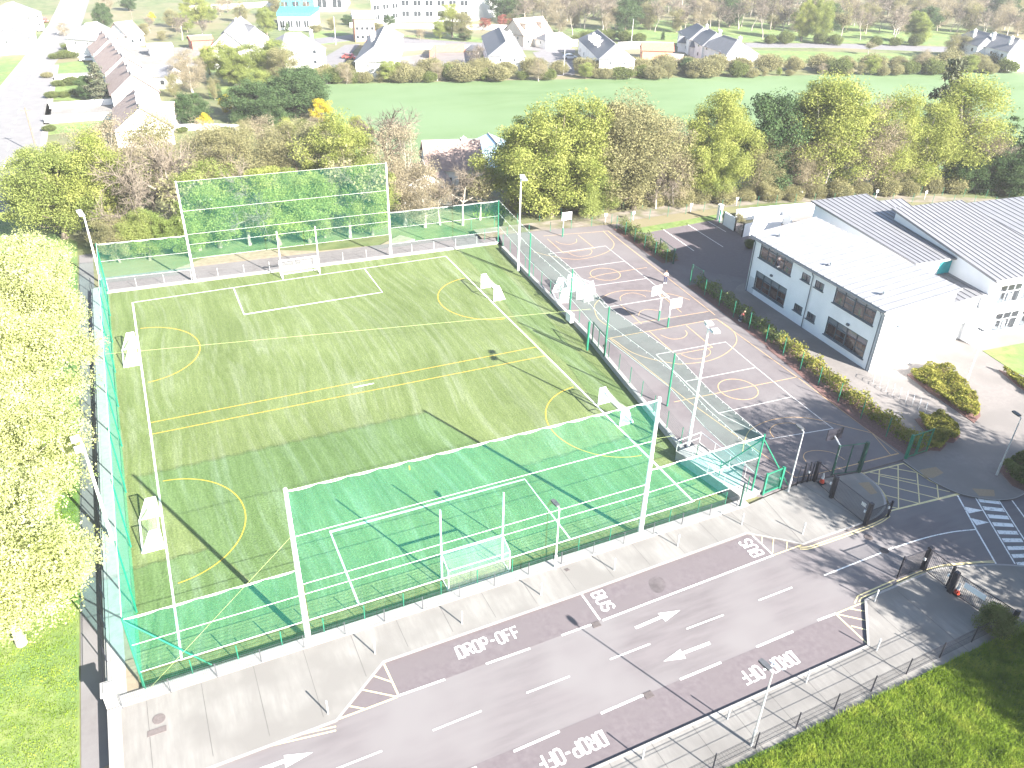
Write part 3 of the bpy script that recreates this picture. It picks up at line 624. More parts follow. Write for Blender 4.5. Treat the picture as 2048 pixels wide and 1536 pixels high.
def ropes(mb, a, b_, zs, r=.016):
    for z in zs: mb.tube((a[0], a[1], z), (b_[0], b_[1], z), r, r, 4, False)
def hpost(root, x, y, z0, z1, r0, r1, m, name='post'):
    b = MB(); b.tube((x, y, z0), (x, y, z1), r0, r1, 10); return b.build(name, m, root)
NZ = 5.9
PL, PRr = (7.1, -1.62), (30.85, -1.66)
r = empty('ball_stop_net', (18, -1.65, 0)); tag(r, 'tall green ball stop net on two white poles, at the near end of the pitch', 'ball stop net', 'green nets round the pitch')
rp = MB(); scallop(PL, PRr, 11.6, NZ-1.2, 14, .13, 'net', rp, .0).build('net', 'net', r)
rp2 = MB(); m2 = scallop((PL[0]+.25, PL[1]), (PRr[0]-.25, PRr[1]), NZ-1.2, 1.75, 1, 0, 'net', None); m2.build('net', 'net', r)
ropes(rp, PL, PRr, (NZ-1.2, 1.75, 3.9, 8.35)); rp.build('rope', 'rope', r)
for a_, e_ in ((PL, (-1.75, -1.8, .5)), (PRr, (40.1, 7.3, .5))): b = MB(); b.tube((a_[0], a_[1], 8.5), e_, .008, .008, 4); b.build('guy_rope', 'yrope', r)
for q in (PL, PRr): hpost(r, q[0], q[1], .45, 11.75, .19, .11, 'whitemetal', 'pole')
NL0, NR0 = (-2.05, -1.62), (41.0, -1.45)
r = empty('ball_stop_net', (-2.05, -1.62, 0)); tag(r, 'low green ball stop net at the near left corner of the pitch', 'ball stop net', 'green nets round the pitch')
rp = MB(); scallop(NL0, PL, 5.9, 1.75, 5, .12, 'net', rp).build('net', 'net', r); ropes(rp, NL0, PL, (3.9, 1.75)); rp.build('rope', 'rope', r)
hpost(r, *NL0, .45, 6.0, .07, .06, 'green', 'corner_post'); b = MB(); b.tube((NL0[0], NL0[1], 5.8), (NL0[0]+3.6, NL0[1]+.1, .5), .05, .05, 6); b.build('brace', 'green', r)
r = empty('ball_stop_net', (41, -1.45, 0)); tag(r, 'low green ball stop net over the ramp, right of the right white pole', 'ball stop net', 'green nets round the pitch')
rp = MB(); scallop(PRr, NR0, 5.9, 3.9, 4, .12, 'net', rp).build('net', 'net', r); scallop(PRr, (39.6, -1.5), 3.9, 1.75, 1, 0, 'net', None).build('net', 'net', r); ropes(rp, PRr, NR0, (3.9, )); ropes(rp, PRr, (39.6, -1.5), (1.75,)); rp.build('rope', 'rope', r)
hpost(r, *NR0, .45, 6.0, .08, .07, 'green', 'corner_post')
for e_ in ((44.4, -1.7, .45), (40.75, 2.2, .45)): b = MB(); b.tube((NR0[0], NR0[1], 5.6), e_, .05, .05, 6); b.build('brace', 'green', r)
FLn, FRn = (FL_[0]-.3, FL_[1]+.3), (FR_[0]+.05, FR_[1]+.3)
PFL, PFR = G(390, 562, .16), G(782, 510, .16)
for a_, b_, zt, lb, n, s in ((FLn, PFL, 5.7, 'low green net at the far left corner of the pitch below the trees', 5, .12), (PFL, PFR, 11.8, 'tall green ball stop net with two white poles across the far end of the pitch', 12, .0), (PFR, FRn, 5.7, 'low green net at the far right corner of the pitch beside the bare tree', 5, .1)):
    r = empty('ball_stop_net', (a_[0], a_[1], 0)); tag(r, lb, 'ball stop net', 'green nets round the pitch'); rp = MB()
    scallop(a_, b_, zt, 2.9 if zt > 8 else 1.6, n, s, 'n', rp if s else None).build('net', 'netfar', r)
    ropes(rp, a_, b_, (zt, 3.7, 1.6) if zt < 8 else (zt, 8.5, 5.8, 4.6, 2.9), .010); rp.build('rope', 'rope', r)
    if zt > 8:
        for q in (PFL, PFR): hpost(r, q[0], q[1], 0, 11.9, .14, .08, 'whitemetal', 'pole')
    else:
        q = FLn if a_ is FLn else FRn; hpost(r, *q, 0, 5.8, .07, .06, 'green', 'corner_post')
r = empty('ball_stop_net', (-2.1, 20, 0)); tag(r, 'bright green net wall seen edge on along the left touchline', 'ball stop net', 'green nets round the pitch')
rp = MB(); scallop((-2.1, -1.5), (FLn[0]+.1, FLn[1]), 5.85, .45, 20, .06, 'n', rp).build('net', 'netside', r); rp.build('rope', 'rope', r)
for k in range(1, 9):
    t = k/9; hpost(r, -2.1+(FLn[0]+2.2)*t-.05, -1.5+(FLn[1]+1.5)*t, 0, 5.9, .05, .05, 'green')
GP = [G(1058, 552, .45), G(1139, 630, .45), G(1209, 712, .45), G(1334, 812, .45)]
r = empty('ball_stop_net', (GP[2][0], GP[2][1], 0)); tag(r, 'thin green net on tall green posts between the pitch and the ball courts', 'ball stop net', 'green nets round the pitch')
rp = MB(); seqp = [FRn]+GP+[G(1400, 890, .45), NR0]
for a_, b_ in zip(seqp, seqp[1:]):
    scallop(a_, b_, 5.8, 2.3, 3, .05, 'n', None).build('net', 'netlight', r); ropes(rp, a_, b_, (5.8, 4.1, 2.4), .012)
for a_, b_ in zip(seqp, seqp[1:]):
    for k in range(8):
        for z in (5.8, 4.1):
            p_ = Vector(a_)+(Vector(b_)-Vector(a_))*(k/8); rp.tube((p_.x, p_.y, z), (p_.x, p_.y, z-.16), .015, .015, 4, False)
rp.build('rope', 'rope', r)
for q in GP: hpost(r, q[0], q[1], .45, 5.85, .085, .075, 'green')
q = G(1174, 700, .45); hpost(r, q[0], q[1], .45, 3.6, .12, .12, 'green')
b = MB(); b.tube((-2.1, 29.5, 5.85), (q[0], q[1], 5.0), .009, .009, 4); tag(b.build('cable', 'yrope'), 'long thin cable stretched high across the middle of the pitch', 'cable')

# ---- goals
def big_goal(y, dirn, label, x0=16.35, x1=20.75, zup=5.9, hb=2.25, dep=1.25):
    "GAA style goal: tall posts, crossbar, net box behind"
    r = empty('tall_post_goal', ((x0+x1)/2, y, 0)); tag(r, label, 'goal', 'tall goals with nets at the ends of the pitch')
    for x in (x0, x1): hpost(r, x, y, 0, zup, .075, .06, 'whitemetal', 'upright')
    b = MB(); b.tube((x0, y, hb), (x1, y, hb), .07, .07, 8); b.build('crossbar', 'whitemetal', r)
    yb = y+dirn*dep; b = MB()
    for x in (x0, x1): b.tube((x, y, hb), (x, yb, hb*.8), .035, .035, 6); b.tube((x, yb, 0.02), (x, yb, hb*.8), .035, .035, 6); b.tube((x, y, .04), (x, yb, .04), .035, .035, 6)
    b.tube((x0, yb, .04), (x1, yb, .04), .035, .035, 6); b.tube((x0, yb, hb*.8), (x1, yb, hb*.8), .03, .03, 6); b.build('net_frame', 'whitemetal', r)
    b = MB(); b.face([(x0, y, hb), (x1, y, hb), (x1, yb, hb*.8), (x0, yb, hb*.8)]); b.face([(x0, yb, hb*.8), (x1, yb, hb*.8), (x1, yb, 0), (x0, yb, 0)])
    for x in (x0, x1): b.face([(x, y, hb), (x, yb, hb*.8), (x, yb, 0), (x, y, 0)])
    b.build('net', 'netwhite', r)
big_goal(53.0, 1, 'white goal with tall uprights at the far end of the pitch')
big_goal(.05, -1, 'white goal with tall uprights at the near end of the pitch behind the green net', zup=5.9)
def small_goal(x, y, rz, label, w_=3.7, h=1.75, dep=1.35, group='small white movable goals'):
    r = empty('small_goal', (x, y, 0), rz); r['_off'] = (0, 0, 0); tag(r, label, 'goal', group)
    def P(m, name, mt): return m.build(name, mt, r)
    b = MB()
    for s in (-1, 1): b.tube((s*w_/2, 0, 0), (s*w_/2, 0, h), .06, .06, 8)
    b.tube((-w_/2, 0, h), (w_/2, 0, h), .06, .06, 8); P(b, 'goal_frame', 'whitemetal'); b = MB()
    for s in (-1, 1):
        b.tube((s*w_/2, 0, .05), (s*w_/2, dep, .05), .05, .05, 6); b.tube((s*w_/2, 0, h), (s*w_/2, dep*.45, h), .04, .04, 6); b.tube((s*w_/2, dep*.45, h), (s*w_/2, dep, .05), .04, .04, 6)
    b.tube((-w_/2, dep, .06), (w_/2, dep, .06), .07, .07, 6); P(b, 'support', 'whitemetal')
    b = MB(); N = 8
    def prof(t, s_): # back net, sagging in the middle
        sg = .22*sin(pi*(s_*.5+.5))
        if t < .33: u = t/.33; return (dep*.45*u, h-sg*u)
        u = (t-.33)/.67; return (dep*.45+(dep*.55)*u-sg*.8*sin(pi*u), (h-.05)*(1-u)+.05-sg*(1-u))
    for i in range(N):
        for j in range(6):
            q = []
            for a, c in ((i, j), (i+1, j), (i+1, j+1), (i, j+1)):
                s_ = -1+2*a/N; yy, zz = prof(c/6, s_); q.append((s_*w_/2, yy, zz))
            b.face(q)
    for s in (-1, 1): b.face([(s*w_/2, 0, h), (s*w_/2, dep*.45, h), (s*w_/2, dep, 0), (s*w_/2, 0, 0)])
    P(b, 'net', 'netwhite2'); return r
sg1 = [(36.95, 12.8, -pi/2, 'small white goal on the right touchline beside the tall green net'), (37.05, 40.0, -pi/2, 'small white goal on the far right touchline'),
       (-.15, 12.2, pi/2, 'small white goal on the left touchline near the bottom'), (-.15, 39.6, pi/2, 'small white goal on the far left touchline')]
for a in sg1: small_goal(*a)
gx, gy = G(1140, 590, ZP)
for dx, dy, rz, lb in ((-.8, -.3, 1.3, 'white goal turned towards the pitch in the stack on the ball court'), (.3, .1, -1.7, 'middle goal in the stack on the ball court with its net hanging'), (1.3, .2, -1.2, 'right hand goal in the stack on the ball court'), (.5, -.8, -1.5, 'front goal in the stack on the ball court')):
    g_ = small_goal(gx+dx, gy+dy, rz, lb, 2.9, 1.75, 1.2, 'goals stacked together on the ball court'); g_.location.z = ZP

# ---- floodlights and lamps
def floodlight(x, y, z0, h, label, rz=0.0, heads=2):
    r = empty('floodlight', (x, y, z0), rz); r['_off'] = (0, 0, 0); tag(r, label, 'floodlight', 'floodlights round the pitch')
    b = MB(); b.tube((0, 0, 0), (0, 0, h), .13, .07, 10); b.build('pole', 'whitemetal', r)
    b = MB(); b.tube((-.75, 0, h), (.75, 0, h), .05, .05, 6); b.build('crossarm', 'whitemetal', r)
    for k in range(heads):
        s = -.65+1.3*k/max(1, heads-1); b = MB(); b.box((s, -.28, h+.12), (.62, .55, .16)); b.tube((s, 0, h), (s, -.15, h+.1), .04, .04, 6); b.box((s, -.28, h+.02), (.5, .44, .05)); b.build('lamp_head', 'steel', r)
floodlight(*G(1376, 893, ZP), ZP, 11.0, 'white floodlight pole rising behind the ramp railing', radians(75))
floodlight(*G(1036, 541, ZP), ZP, 11.3, 'white floodlight pole at the far right corner of the pitch', radians(75))
floodlight(-3.3, 12.4, .43, 7.9, 'white floodlight pole beside the left railing in front of the yellow tree', radians(-80))
floodlight(-3.0, 60.0, .2, 7.9, 'white floodlight pole at the far left behind the yellow tree', radians(-80))
def lamp(x, y, z0, h, rz, label, col='steel'):
    r = empty('street_lamp', (x, y, z0), rz); r['_off'] = (0, 0, 0); tag(r, label, 'street lamp', 'street lamps in the school grounds')
    b = MB(); b.tube((0, 0, 0), (0, 0, h*.22), .085, .085, 8); b.tube((0, 0, h*.22), (0, 0, h), .055, .04, 8); b.build('column', col, r)
    b = MB(); b.tube((0, 0, h-.02), (0, .3, h+.06), .035, .035, 6); b.build('bracket', col, r)
    b = MB(); b.prism([(-.13, .15), (.13, .15), (.16, .55), (.12, .85), (-.12, .85), (-.16, .55)], h+.02, h+.14); b.build('lantern', 'rail', r)
lamp(27.0, -18.45, ZP, 5.85, .15, 'street lamp on the lower pavement nearest the camera')
lamp(*G(1110, 1136, ZP), ZP, 5.2, .1, 'street lamp in front of the pitch between the near goal and the right white pole', 'whitemetal')
lamp(*G(1576, 983, ZP), ZP, 5.6, -.1, 'street lamp beside the ball court fence above the corner pavement')
lamp(*G(1993, 950, ZP), ZP, 5.5, -.2, 'street lamp at the right edge beside the planting bed')
lamp(*G(1930, 770, ZP), ZP, 5.6, -.2, 'pale street lamp behind the half moon planting bed', 'whitemetal')
lamp(*G(1576, 385, ZP), ZP, 5.6, -.2, 'far thin street lamp on the track below the trees')
lamp(*G(1127, 150, ZG), ZG, 7, -.2, 'far street lamp beside the cul-de-sac', 'whitemetal')
lamp(*G(672, 90, ZG), ZG, 8, -.2, 'far street lamp on the green at the estate entrance', 'whitemetal')
lamp(*G(1262, 92, ZG), ZG, 8, -.2, 'far street lamp before the bare trees', 'whitemetal')

# ---- bollards
def bollard(x, y, z0, label, h=1.05):
    r = empty('bollard', (x, y, z0)); r['_off'] = (0, 0, 0); tag(r, label, 'bollard', 'thin steel bollards on the pavements')
    b = MB(); b.tube((0, 0, 0), (0, 0, h), .045, .045, 8); b.build('post', 'steel', r); b = MB(); b.tube((0, 0, h-.16), (0, 0, h-.04), .05, .05, 8); b.build('reflective_band', 'glow', r)
    return r
BL = [((656, 1427), 'bollard on the upper pavement at the slanting kerb'), ((750, 1307), 'bollard next to the right end of the slanting kerb'), ((924, 1247), 'bollard above the upper DROP-OFF lettering'),
      ((1082, 1190), 'bollard left of the upper BUS lettering'), ((1228, 1140), 'bollard right of the street lamp in front of the pitch'), ((1355, 1092), 'bollard below the right white net pole'), ((1483, 1049), 'bollard where the bay narrows near the second BUS lettering'), ((1605, 1068), 'bollard at the pointed corner of the shaded pavement'),
      ((1285, 1517), 'bollard left of the nearest street lamp'), ((1455, 1438), 'bollard close behind the nearest street lamp'), ((1612, 1365), 'bollard beside the lower DROP-OFF lettering'), ((1753, 1301), 'bollard below the yellow triangle hatching'), ((1749, 1203), 'bollard at the corner of the lower pavement beside the yellow lines')]
for (px, py), lb in BL: bollard(*G(px, py, ZP), ZP, lb)

# ---- ramp at the gate
RA = GL([(1352, 905), (1398, 888), (1562, 1000), (1500, 1012)], .7)
r = empty('access_ramp', (39.5, 2, 0)); tag(r, 'pale concrete ramp with a guard rail leading from the green gate to the pitch', 'ramp')
zr0 = .78; b = MB(); A_, B_, C_, D_ = RA; C_ = (41.6, -1.75); D_ = (39.7, -1.72)
b.prism([A_, B_, C_, D_], -.3, zr0); b.build('ramp_deck', 'plinth', r)
b = MB()
for u, v in ((A_, D_), (B_, C_)): b.prism([(u[0]-.06, u[1]), (u[0]+.06, u[1]), (v[0]+.06, v[1]), (v[0]-.06, v[1])], zr0, zr0+.1)
b.build('ramp_kerb', 'kerb', r)
b = MB(); t_ = zr0+1.1
b.tube((*A_, zr0), (*A_, t_), .035, .035, 6); b.tube((*B_, zr0), (*B_, t_), .035, .035, 6); b.tube((*A_, t_), (*B_, t_), .035, .035, 6); b.tube((*A_, zr0+.55), (*B_, zr0+.55), .03, .03, 6)
b.tube((*B_, t_), (*C_, t_), .03, .03, 6)
for k in range(1, 4):
    q = (B_[0]+(C_[0]-B_[0])*k/4, B_[1]+(C_[1]-B_[1])*k/4); b.tube((*q, zr0), (*q, t_), .025, .025, 6)
    q = (A_[0]+(D_[0]-A_[0])*k/4, A_[1]+(D_[1]-A_[1])*k/4); b.tube((*q, zr0), (*q, zr0+.9), .02, .02, 6)
b.build('guard_rail', 'steel', r)

# ---- gates
def gate(name, label, a, b_, z0, h, m, group, bars=.11, posts=(.09, .09), framer=.03, dbl=False, br=.011, frame_only=False, cat='gate'):
    r = empty(name, (a[0], a[1], z0)); tag(r, label, cat, group)
    for q, pw in ((a, posts[0]), (b_, posts[1])):
        if pw: mm = MB(); mm.box((q[0], q[1], z0+h/2), (pw*2, pw*2, h+.1)); mm.build('gate_post', m, r)
    A = Vector((a[0], a[1], 0)); B = Vector((b_[0], b_[1], 0)); L_ = (B-A).length; mm = MB()
    for z in (z0+.12, z0+h-.05): mm.tube((A.x, A.y, z), (B.x, B.y, z), framer, framer, 4)
    for t in ([0.02, .5, .98] if dbl else [0.02, .98]): q = A+(B-A)*t; mm.tube((q.x, q.y, z0+.08), (q.x, q.y, z0+h), framer, framer, 4)
    mm.build('gate_frame', m, r); mm = MB(); n = int(L_/bars)
    for k in range(1, n): q = A+(B-A)*(k/n); mm.tube((q.x, q.y, z0+.12), (q.x, q.y, z0+h-.03), br, br, 4, False)
    mm.build('bars', m, r); q = A+(B-A)*.9; mm = MB(); mm.box((q.x, q.y, z0+1.0), (.1, .12, .2)); mm.build('latch', 'glow' if 'black' in m else m, r)
    return r
bg_ = 'black sliding gates across the road'
g1 = gate('black_gate', 'black barred gate panel with a small white notice on the upper corner pavement', G(1662, 995, ZP), G(1730, 1049, ZP), ZP, 1.95, 'black', bg_, posts=(.13, .13))
q = G(1725, 1043, ZP); b = MB(); b.box((q[0]+.02, q[1]+.35, ZP+1.35), (.03, .4, .3), .0); b.build('notice', 'glow', g1)
gate('black_gate', 'short black barred gate leaf behind the traffic cone beside the ball court', G(1628, 962, ZP), G(1659, 990, ZP), ZP, 1.9, 'black', bg_, posts=(.12, 0))
gate('black_gate', 'fine meshed black gate leaf standing beside the yellow box', G(1732, 1050, ZP), G(1775, 1034, ZR), ZR, 1.5, 'black', bg_, bars=.05, posts=(0, .06), br=.006)
gate('black_gate', 'fine meshed black gate leaf standing in the road at the lower pavement', G(1794, 1157, ZR), G(1846, 1138, ZR), ZR, 1.95, 'black', bg_, bars=.05, posts=(.05, .15), br=.007)
gate('black_gate', 'black barred gate leaf between the lower gate posts', G(1848, 1141, ZP), G(1893, 1176, ZP), ZP, 1.9, 'black', bg_, posts=(0, .07))
g2 = gate('black_gate', 'long black barred panel carrying a white banner on the lower pavement', G(1899, 1184, ZP), G(2016, 1262, ZP), ZP, 1.75, 'black', bg_, posts=(.14, .12))
a_ = Vector(G(1899, 1184, ZP)); c_ = Vector(G(2016, 1262, ZP)); d_ = (c_-a_)
ang = math.atan2(d_.y, d_.x); p_ = a_+d_*.35; b = MB(); b.box((p_.x-.05*sin(ang)*-1, p_.y, ZP+1.25), (d_.length*.36, .04, .42), ang); b.build('banner', 'glow', g2)
for t in (.74, .9): p_ = a_+d_*t; b = MB(); b.box((p_.x, p_.y+.02, ZP+.75), (.25, .05, .45), ang); b.build('notice', 'glow', g2)
gate('black_gate', 'pair of black gate stanchions beside the street lamp on the corner', G(1604, 966, ZP), G(1614, 964, ZP), ZP, 1.9, 'black', bg_, bars=.2, posts=(.05, .05))
gg = 'green mesh gates and fence ends'
gate('green_gate', 'dark framed double gate in the fence between pitch and ball courts', G(1184, 684, ZP), G(1208, 712, ZP), ZP, 2.25, 'dgreen', gg, bars=.3, dbl=True, br=.004, framer=.045, posts=(.05, .05))
gate('green_gate', 'tall dark green mesh gate at the bottom of the ball courts beside the hoop', G(1662, 951, ZP), G(1717, 944, ZP), ZP, 2.9, 'dgreen', gg, bars=.16, dbl=True, br=.004, framer=.045, posts=(.04, .12))
gate('green_gate', 'green mesh gate against the planting bed at the corner of the ball courts', G(1811, 917, ZP), G(1852, 903, ZP), ZP, 2.3, 'green', gg, bars=.18, dbl=True, br=.005, framer=.045, posts=(.1, .05))
gate('green_gate', 'bright green pedestrian gate at the foot of the ramp', (41.75, -1.9), (43.5, -1.75), ZP, 2.0, 'green', gg, bars=.12, br=.014, framer=.05, posts=(.07, .1))
fence('mesh_fence', 'black mesh fence between the green ramp gate and the corner gates', 'fence', [(43.6, -1.75)]+GL([(1576, 977), (1620, 962)], ZP), ZP, 1.25, 'black', 'black', 1.9, .04, .09, (.05, .5, 1), .006, posth=1.9)
b = MB(); q = (39.2, -2.35); b.box((q[0], q[1], ZP+1.1), (.1, .1, 2.2)); tag(b.build('gate_stanchion', 'dgreen'), 'tall dark post at the bottom left corner of the ramp', 'post')

# ---- hoops
def hoop(x, y, rz, h, label, col='steel', board='whitemetal'):
    r = empty('basketball_hoop', (x, y, ZP), rz); r['_off'] = (0, 0, 0); tag(r, label, 'basketball hoop', 'basketball hoops on the ball courts')
    b = MB(); b.tube((0, 0, 0), (0, 0, h-.3), .08, .07, 8); b.tube((0, 0, h-.35), (0, .8, h+.05), .06, .06, 6); b.build('post', col, r)
    b = MB(); b.tube((0, 0, 0), (0, 0, 1.2), .09, .09, 8); b.build('post_padding', 'green' if col == 'steel' else col, r)
    b = MB(); b.prism([(-.72, .8), (.72, .8), (.72, .86), (-.72, .86)], h-.3, h+.75); b.build('backboard', board, r)
    b = MB()
    for k in range(12):
        t0, t1 = 2*pi*k/12, 2*pi*(k+1)/12; b.tube((.22*cos(t0), 1.12+.22*sin(t0), h-.1), (.22*cos(t1), 1.12+.22*sin(t1), h-.1), .012, .012, 4, False)
    b.tube((0, .86, h-.1), (0, .9, h-.1), .03, .03, 6); b.build('hoop_ring', 'rubber', r)
hoop(*G(1317, 641, ZP), .2, 3.0, 'left of the two basketball hoops standing back to back in the middle of the courts')
hoop(*G(1335, 655, ZP), pi-.0, 3.0, 'right of the two basketball hoops standing back to back in the middle of the courts')
hoop(*G(1125, 473, ZP), pi, 2.9, 'basketball hoop with a white board at the far end of the courts')
hoop(*G(1664, 948, ZP), -.1, 3.1, 'dark basketball hoop seen from behind beside the tall mesh gate', 'steel', 'black')

# ---- cones, drains, bike stands
def cone(x, y, z0, label):
    r = empty('traffic_cone', (x, y, z0)); r['_off'] = (0, 0, 0); tag(r, label, 'traffic cone', 'orange and white traffic cones')
    b = MB(); b.box((0, 0, .04), (.45, .45, .08)); b.build('base', 'tyre', r); b = MB(); b.tube((0, 0, .08), (0, 0, .45), .2, .13, 14); b.build('body', 'rubber', r)
    b = MB(); b.tube((0, 0, .45), (0, 0, .95), .13, .035, 14); b.build('white_sleeve', 'glow', r)
cone(*G(1643, 966, ZP), ZP, 'traffic cone behind the short black gate leaf on the corner'); cone(*G(1912, 1188, ZP), ZP, 'traffic cone in front of the barred panel with the white banner')
def flatthing(name, label, cat, pts, z, m, group=None, th=.02):
    b = MB(); b.prism(pts, z-.05, z+th); o = b.build(name, m); tag(o, label, cat, group); return o
def grate(px, py, label):
    x, y = G(px, py, ZR); r = empty('drain_grate', (x, y, ZR)); r['_off'] = (0, 0, 0); tag(r, label, 'drain', 'iron drain grates')
    b = MB(); b.box((0, 0, .012), (.55, .42, .02)); b.build('frame', 'drain', r); b = MB()
    for k in range(5): b.box((-.2+.1*k, 0, .027), (.04, .36, .01))
    b.build('bars', 'manhole', r)
grate(1192, 1249, 'drain grate at the foot of the upper BUS lettering'); grate(1297, 1390, 'drain grate at the end of a lane dash near the lower bay'); grate(474, 1508, 'drain grate beside the double yellow lines at the bottom edge')
def disc(px, py, r_, h): x, y = G(px, py, h); return [(x+r_*cos(t*pi/10), y+r_*sin(t*pi/10)) for t in range(20)]
flatthing('manhole_cover', 'round manhole cover on the pavement at the bottom left', 'manhole cover', disc(318, 1438, .33, ZP), ZP, 'manhole', 'manhole covers'); 
flatthing('manhole_cover', 'rectangular cover next to the round manhole cover at the bottom left', 'manhole cover', GL([(295, 1463), (333, 1450), (333, 1462), (295, 1475)], ZP), ZP, 'manhole', 'manhole covers')
flatthing('manhole_cover', 'small square cover on the pavement beside the street lamp', 'manhole cover', GL([(1128, 1139), (1135, 1136), (1140, 1140), (1133, 1143)], ZP), ZP, 'drain', 'manhole covers')
flatthing('manhole_cover', 'round manhole cover in the shaded road beside the kerb', 'manhole cover', disc(1737, 1075, .3, ZR), ZR+.01, 'drain', 'manhole covers'); flatthing('manhole_cover', 'round manhole cover in the gap of the lane line', 'manhole cover', disc(1769, 1101, .3, ZR), ZR+.01, 'drain', 'manhole covers')
for k in range(9):
    a0 = G(1745+13*k, 768+7.5*k, ZP); r = empty('bike_stand', (a0[0], a0[1], ZP)); r['_off'] = (0, 0, 0); tag(r, ['thin bicycle hoop stand nearest the school wall', 'second bicycle stand from the school wall', 'third bicycle stand from the school wall', 'fourth bicycle stand from the school wall', 'middle bicycle stand of the row', 'fourth bicycle stand from the planting end', 'third bicycle stand from the planting end', 'second bicycle stand from the planting end', 'bicycle stand nearest the low planting bed'][k], 'bike stand', 'row of bicycle stands')
    b = MB(); b.path([(0, 0, 0), (0, 0, .7), (.15, .12, .85), (.6, .45, .85), (.75, .55, .7), (.75, .55, 0)], .022, 6); b.build('hoop', 'steel', r)

# ---- people
def skinned(name, verts, edges, radii, m, parent, sub=1):
    me = bpy.data.meshes.new(name); me.from_pydata(verts, edges, []); me.materials.append(M[m]); o = bpy.data.objects.new(name, me); COL.objects.link(o); o.parent = parent
    s = o.modifiers.new('Skin', 'SKIN'); me.skin_vertices[0].data[0].use_root = True
    for k, rr in enumerate(radii): me.skin_vertices[0].data[k].radius = (rr, rr) if not isinstance(rr, tuple) else rr
    s.use_smooth_shade = True
    if sub: q = o.modifiers.new('Sub', 'SUBSURF'); q.levels = sub; q.render_levels = sub
    return o
def person(x, y, rz, label, pose, top, legs, hair='hair'):
    r = empty('person', (x, y, ZP), rz); r['_off'] = (0, 0, 0); tag(r, label, 'person', 'people on the ball courts')
    if pose == 'stand':
        V = [(0, 0, .82), (0, 0, 1.0), (0, 0, 1.2), (0, .01, 1.32), (0, .02, 1.45), (0, .02, 1.52), (.09, 0, .78), (.11, .03, .45), (.12, 0, .06), (.12, .12, .03), (-.09, 0, .78), (-.11, .0, .45), (-.13, -.04, .06), (-.13, .09, .03),
             (.17, 0, 1.24), (.24, .02, 1.0), (.12, .22, 1.02), (.05, .28, 1.05), (-.17, 0, 1.24), (-.24, .02, 1.0), (-.14, .2, 1.05), (-.06, .27, 1.08)]
    else:
        V = [(0, 0, .55), (0, .1, .72), (0, .22, .9), (0, .3, 1.0), (0, .38, 1.1), (0, .41, 1.16), (.1, .02, .52), (.13, .22, .38), (.12, -.02, .06), (.12, .12, .03), (-.1, .02, .52), (-.14, .2, .34), (-.13, -.06, .06), (-.13, .08, .03),
             (.17, .26, .94), (.22, .38, .72), (.16, .5, .55), (.14, .56, .5), (-.17, .26, .94), (-.22, .36, .7), (-.16, .48, .52), (-.14, .54, .46)]
    E_ = [(0, 1), (1, 2), (2, 3), (3, 4), (4, 5), (0, 6), (6, 7), (7, 8), (8, 9), (0, 10), (10, 11), (11, 12), (12, 13), (2, 14), (14, 15), (15, 16), (16, 17), (2, 18), (18, 19), (19, 20), (20, 21)]
    Rr = [.11, .10, .12, .05, .08, .085, .075, .055, .038, .03, .075, .055, .038, .03, .055, .04, .03, .03, .055, .04, .03, .03]
    skinned('body', V, E_, Rr, 'skin', r)
    def sub(ids, nm, m, add): 
        mp = {v: i for i, v in enumerate(ids)}; ee = [(mp[a], mp[c]) for a, c in E_ if a in mp and c in mp]
        skinned(nm, [V[v] for v in ids], ee, [Rr[v]+add for v in ids], m, r)
    sub([1, 2, 14, 15, 18, 19], 'top', top, .035); sub([0, 6, 7, 8, 10, 11, 12], 'trousers', legs, .022)
    b = MB(); hx, hy, hz = V[5]
    me = MB()
    for i in range(6):
        for j in range(10):
            q = []
            for a, c in ((i, j), (i, j+1), (i+1, j+1), (i+1, j)):
                th = a/6*pi*.55; ph = c/10*2*pi; q.append((hx+.125*sin(th)*cos(ph), hy-.03+.13*sin(th)*sin(ph), hz-.01+.13*cos(th)))
            me.face(q)
    me.build('hair', hair, r, True)
    b.tube((hx, hy+.08, hz-.03), (hx, hy+.125, hz-.05), .018, .012, 5); b.build('nose', 'skin', r)
    for s in (-1, 1):
        b = MB(); hv = V[17 if s == 1 else 21]
        for k in range(5): b.tube((hv[0]+(k-2)*.012, hv[1], hv[2]), (hv[0]+(k-2)*.016, hv[1]+.05-(.02 if k == 0 else 0), hv[2]+.005), .008, .006, 5)
        b.build('hand', 'skin', r)
        b = MB(); fv = V[8 if s == 1 else 12]; b.box((fv[0], fv[1]+.06, .04), (.09, .26, .08)); b.build('shoe', 'glow', r)
person(*G(1330, 566, ZP), 2.6, 'person in a light top and dark trousers standing on the ball court', 'stand', 'pinktop', 'navy')
person(*G(1479, 642, ZP), -2.2, 'person in a red top bending down beside the hedge fence', 'crouch', 'redtop', 'navy', 'skin')
b = MB(); q = G(1139, 641, ZP); b.prism([(q[0]-.2, q[1]-.5), (q[0]+.2, q[1]-.5), (q[0]+.2, q[1]+.5), (q[0]-.2, q[1]+.5)], .4, 1.35); b.prism([(q[0]-.24, q[1]-.55), (q[0]+.24, q[1]-.55), (q[0]+.24, q[1]+.55), (q[0]-.24, q[1]+.55)], 1.35, 1.4); tag(b.build('control_cabinet', 'whitemetal'), 'white electrical cabinet on the kerb wall between pitch and courts', 'cabinet')
